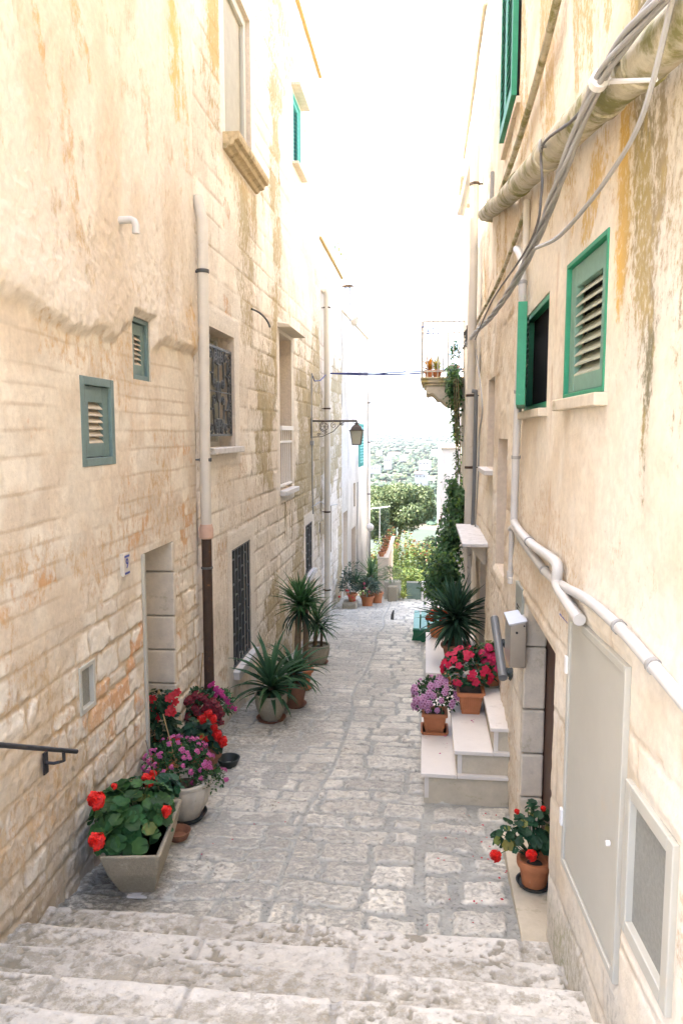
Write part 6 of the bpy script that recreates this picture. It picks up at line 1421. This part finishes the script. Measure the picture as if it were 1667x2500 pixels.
# ------------------------------------------------------------------ VALLEY
def terr(x, y):
    D = np.maximum(y, 0); z = np.interp(D, [0, 17.5, 18.4, 20, 24, 30, 45, 80, 150, 300, 600, 1000, 1800, 3000, 4500, 7000, 9000], [-3.2, -4.6, -4.7, -5.2, -5.6, -6.8, -9.3, -14, -22, -32, -42, -46, -44, -34, -18, 1.5, 10])
    z = np.where(y < 0, np.interp(-y, [0, 40], [-2.9, 2]), z)
    amp = np.interp(D, [0, 25, 100, 600, 3000, 9000], [0, .2, 1.2, 3, 10, 16]); sc = np.interp(D, [0, 100, 1000, 9000], [.15, .03, .008, .002])
    return z + amp * (fbm(x * .01 + 3, y * .006 + 5, 801, 3) - .5) * 2
def geo(a, b, n): return a * (b / a) ** (np.arange(n) / (n - 1))
yy = np.concatenate([np.linspace(-40, 16, 29), np.linspace(17, 40, 40), geo(41, 9000, 150)]); tt = np.linspace(-1, 1, 121)
Yg, T = np.meshgrid(yy, tt, indexing='ij'); Xg = T * (30 + np.maximum(Yg, 0) * .62); Zg = terr(Xg, Yg)
n1 = fbm(Xg * .02, Yg * .012, 811, 3); n2 = fbm(Xg * .006, Yg * .004, 813, 4)
C = mix(np.broadcast_to(rgb(.055, .050, .032), Xg.shape + (3,)), np.broadcast_to(rgb(.030, .042, .020), Xg.shape + (3,)), sstep(.42, .58, n1)); C = mix(C, np.broadcast_to(rgb(.020, .034, .018), C.shape), sstep(.45, .6, n2)); C = mix(C, np.broadcast_to(rgb(.085, .065, .04), C.shape), .6 * sstep(.62, .68, fbm(Xg * .03, Yg * .03, 815, 2)))
V = np.stack([Xg, Yg, Zg], -1).reshape(-1, 3); I = np.arange(len(V)).reshape(Xg.shape); q = np.stack([I[:-1, :-1], I[1:, :-1], I[1:, 1:], I[:-1, 1:]], -1).reshape(-1, 4)[:, ::-1]
B = MB(); B.add(V, q.tolist(), C.reshape(-1, 3)); o = B.build('terrain', mat('valley_ground', attr=True, rough=.95, nv=.25, nscale=.25), None, sharp=None); structure(o)
# far woodland
r = np.random.RandomState(821); B = MB()
ico = []
import bmesh
bm = bmesh.new(); bmesh.ops.create_icosphere(bm, subdivisions=1, radius=1); bm.verts.ensure_lookup_table(); IV = np.array([v.co[:] for v in bm.verts]); IF = [[v.index for v in f.verts] for f in bm.faces]; bm.free()
bm = bmesh.new(); bmesh.ops.create_icosphere(bm, subdivisions=3, radius=1); IV2 = np.array([v.co[:] for v in bm.verts]); IF2 = [[v.index for v in f.verts] for f in bm.faces]; bm.free()
pts = []
cnt = 0
while cnt < 13000:
    y = 200 * (6500 / 200) ** (r.rand() ** .8); x = r.uniform(-.24, .22) * y
    dn = float(fbm(np.array([x * .006]), np.array([y * .004]), 813, 4)[0]) + .25 * float(fbm(np.array([x * .05]), np.array([y * .03]), 823, 2)[0])
    if r.rand() > np.clip((dn - .40) * 5, .14, 1): continue
    z = float(terr(np.array([x]), np.array([y]))[0]); s = r.uniform(1.6, 3.6) * np.interp(y, [70, 300, 1500, 6500], [.75, 1, 1.5, 4.5]); hi = y < 500
    v = (IV2 if hi else IV) * (1 + r.uniform(-.32, .32, (len(IV2) if hi else len(IV), 1))) * np.array([s, s, s * r.uniform(.6, .95)]) + np.array([x, y, z + s * .45])
    B.add(v, IF2 if hi else IF, jitcol((.022, .042, .024), .4, r) if r.rand() < .7 else jitcol((.045, .062, .03), .3, r)); cnt += 1
o = B.build('distant_woodland', M['distant'], None, smooth=False); tag(o, 'hazy olive groves and woods spread over the valley and far hills', 'woodland', kind='stuff')
# far farmhouses
def farm(u, v, Y, w, h, label, roof=None):
    w *= .42; h *= .6; p = YP(u, v, Y); z = float(terr(np.array([p[0]]), np.array([Y]))[0]); z = p[2]
    t = thing('farmhouse', label, 'farmhouse', (p[0], Y, z)); B = MB(); B.box((p[0] - w / 2, Y, z - h * 1.5), (p[0] + w / 2, Y + w * .6, z + h)); B.box((p[0] - w * .15, Y + .5, z + h), (p[0] + w * .3, Y + w * .5, z + h * 1.35)); B.build('wall', M['farmwall'], t, smooth=False)
    if roof: MB().hexa([(p[0] - w * .55, Y - .4, z + h), (p[0] + w * .1, Y - .4, z + h), (p[0] + w * .1, Y + w * .6, z + h), (p[0] - w * .55, Y + w * .6, z + h), (p[0] - w * .5, Y + w * .2, z + h * 1.4), (p[0] + .05 * w, Y + w * .2, z + h * 1.4), (p[0] + .05 * w, Y + w * .4, z + h * 1.4), (p[0] - w * .5, Y + w * .4, z + h * 1.4)]).build('roof', mat('red_tiles', (.45, .2, .12), .9), t, smooth=False)
    for i in range(3 if Y < 600 else 0):
        xx = p[0] - w * .36 + i * w * .27; MB().box((xx, Y - .05, z + h * .3), (xx + w * .05, Y - .003, z + h * .6)).build('window', M['dark'], t, smooth=False)
farm(1043 - 1, 1068 + 8, 420, 26, 4.5, 'white flat-roofed farmhouse half hidden behind the vine in the valley') if False else None
for (u, v, Y, w, h, lab, rf) in ((975, 1068, 520, 21, 4.2, 'long white flat-roofed farmhouse among dark trees in the middle of the valley', None), (967, 1099, 330, 14, 3.6, 'white farmhouse with reddish roof below the long white farmhouse', True),
    (862, 1078, 480, 16, 3.2, 'low white houses beside the left wall edge in the valley', None), (890, 1062, 560, 14, 6, 'pale tower-like farmhouse left of centre in the valley', None), (925, 1052, 700, 16, 3.5, 'tiny white farmhouse above the pale tower-like one', None),
    (1000, 1040, 900, 24, 5, 'small white house on the slope at right of the valley', None), (870, 1040, 1000, 20, 4, 'pale house on the hillside close to the left wall edge', None)):
    farm(u, v, Y, w, h, lab, rf)

# big tree and garden shrubs
def leaf_cloud(B, blobs, n, s, col, lit, seed, shell=.6):
    r = np.random.RandomState(seed); vol = np.array([b[1] ** 2 for b in blobs]); pr_ = vol / vol.sum()
    for i in range(n):
        c_, R_ = blobs[r.choice(len(blobs), p=pr_)]; d = r.normal(size=3); d /= np.linalg.norm(d); p = np.array(c_) + d * R_ * (shell + (1 - shell) * r.rand()) * np.array([1, 1, .85])
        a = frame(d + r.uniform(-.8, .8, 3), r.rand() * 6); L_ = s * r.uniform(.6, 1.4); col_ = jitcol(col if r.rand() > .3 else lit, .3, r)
        B.add([p, p + a[0] * L_ * .5 + a[1] * L_ * .3, p + a[0] * L_ + a[2] * L_ * .1, p + a[0] * L_ * .5 - a[1] * L_ * .3], [(0, 1, 2, 3)], col_)
tc_ = YP(903, 1168, 42); r = np.random.RandomState(831)
t = thing('bushy_tree', 'big rounded sage green tree rising beyond the garden at the street end', 'tree', (tc_[0], 42, -9.2))
blobs = []
for i in range(34):
    d = r.normal(size=3); d /= np.linalg.norm(d); d[2] = abs(d[2]) * 1.0 - .35; blobs.append((tc_ + d * np.array([2.7, 2.3, 1.9]) * r.uniform(.55, .95) + [0, 0, -.1], r.uniform(.5, .95)))
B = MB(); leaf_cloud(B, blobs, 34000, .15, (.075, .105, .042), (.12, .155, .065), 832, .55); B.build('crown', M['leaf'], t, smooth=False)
B = MB(); B.tube([(tc_[0], 42, -9.6), (tc_[0] + .1, 42, -7.2), tc_ + [0, 0, -1.0]], [.3, .22, .15], 9)
for k in range(8): b_ = blobs[k * 4][0]; B.tube([(tc_[0] + .05, 42, -7.0), (tc_ + b_) / 2 + [0, 0, -.5], b_], [.14, .08, .03], 6)
B.build('trunk', M['bark'], t)
t = thing('bushy_tree', 'smaller grey-green tree at the left edge behind the white house corner', 'tree', (-3.2, 36, -8)); c_ = YP(838, 1190, 38); bl2 = [(c_ + r.uniform(-1, 1, 3) * [.9, .8, 1.1], r.uniform(.4, .7)) for _ in range(14)]
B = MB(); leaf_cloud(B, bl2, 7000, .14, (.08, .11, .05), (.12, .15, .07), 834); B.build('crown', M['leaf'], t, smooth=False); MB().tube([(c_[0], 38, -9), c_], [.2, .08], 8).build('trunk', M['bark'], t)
r = np.random.RandomState(851); pro = None
for k, (u, Y) in enumerate([(985, 75), (965, 88), (1000, 96), (978, 112), (950, 125), (1003, 135), (988, 155), (965, 175), (1010, 190)]):
    p = YP(u, 1200, Y); z = float(terr(np.array([p[0]]), np.array([Y]))[0])
    if pro is None:
        t = thing('orchard_tree', 'small olive tree in the orchard between the big bushy tree and the vine', 'tree', (p[0], Y, z), 'olive trees in the orchard past the garden')
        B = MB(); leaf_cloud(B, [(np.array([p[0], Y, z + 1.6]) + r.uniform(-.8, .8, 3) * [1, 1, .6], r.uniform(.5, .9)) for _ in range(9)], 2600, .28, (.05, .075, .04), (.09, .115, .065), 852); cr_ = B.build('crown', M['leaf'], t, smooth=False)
        tk_ = MB().tube([(p[0], Y, z - .2), (p[0] + .1, Y, z + 1.2)], [.14, .09], 7).build('trunk', M['bark'], t); pro = t
    else:
        t = pro.copy(); COL.objects.link(t); t.location = (p[0], Y, z)
        for ch in (cr_, tk_): d_ = ch.copy(); COL.objects.link(d_); d_.parent = t
SHR = [(852, 1262, 25.5, 0), (872, 1235, 26.0, 1), (893, 1212, 26.5, 2), (912, 1238, 25.0, 0), (928, 1222, 26.2, 1), (946, 1240, 25.2, 2), (962, 1236, 26.0, 0), (980, 1238, 25.4, 1), (1000, 1250, 26.0, 2), (905, 1290, 24.3, 3), (935, 1300, 24.0, 3), (965, 1300, 24.3, 3), (990, 1310, 24.0, 3), (1018, 1270, 25.0, 3)]
labs = ['yellow-green spired shrub with orange tips', 'tall leafy shrub with reddish spires', 'spired lime green shrub tipped with orange-red', 'low bushy lime green shrub']
pos_lab = ['by the globe lamp', 'before the aerial mast', 'reaching highest against the big tree', 'below the middle of the big tree', 'in the middle of the hedge', 'right of the middle of the hedge', 'below the right edge of the big tree', 'near the white far wall', 'touching the white far wall', 'behind the stone planter', 'above the glass barrier', 'above the pale low wall', 'beside the vine foot', 'half hidden by the vine']
for k, (u, v, Y, kd) in enumerate(SHR):
    top = YP(u, v, Y); base = float(terr(np.array([top[0]]), np.array([Y]))[0]); r = np.random.RandomState(840 + k)
    t = thing('garden_shrub', labs[kd] + ' ' + pos_lab[k], 'shrub', (top[0], Y, base), 'shrubs in the garden at the street end'); B = MB(); H = top[2] - base
    for j in range(9 if kd < 3 else 7):
        ox, oy = r.uniform(-.42, .42), r.uniform(-.35, .35); hh = H * (r.uniform(.72, 1.0) if j else 1.0); n = 150
        for i in range(n):
            tt_ = (i + r.rand()) / n; rad = .17 * (1 - .75 * tt_) if kd < 3 else .26 * (1 - .5 * tt_); a = r.rand() * 6.28; p = np.array([top[0] + ox * (1 - .3 * tt_) + rad * math.cos(a), Y + oy + rad * math.sin(a), base + hh * tt_])
            tipf = sstep(.84, .96, tt_) * (kd < 3) * (r.rand() < .3); col = jitcol((.125, .165, .042) if r.rand() < .6 else (.07, .12, .032), .3, r); col = col * (1 - tipf) + np.array([.17, .05, .016]) * tipf
            small_leaf(B, p, (math.cos(a), math.sin(a), r.uniform(-.3, .9)), .11 * r.uniform(.7, 1.2), .022, col, r.uniform(-1, 1, 3) + [0, 0, 1])
    B.build('foliage', M['leaf'], t, smooth=False); MB().tube([(top[0], Y, base - .1), (top[0], Y, base + H * .6)], .02, 5).build('stem', M['bark'], t)

# ------------------------------------------------------------------ AIR
hz = MB(); hz.box((-6500, -60, -120), (6500, 9500, 26)); ho = hz.build('haze', M['white'], None, smooth=False); ho['kind'] = 'stuff'; ho['label'] = 'pale summer haze over the valley'
hm = bpy.data.materials.new('haze_air'); hm.use_nodes = True; nt = hm.node_tree; nt.nodes.clear(); ou = nt.nodes.new('ShaderNodeOutputMaterial'); vo = nt.nodes.new('ShaderNodeVolumePrincipled')
vo.inputs['Color'].default_value = (.86, .93, 1, 1); vo.inputs['Density'].default_value = .00005; vo.inputs['Anisotropy'].default_value = .2; nt.links.new(vo.outputs[0], ou.inputs['Volume'])
ho.data.materials.clear(); ho.data.materials.append(hm)
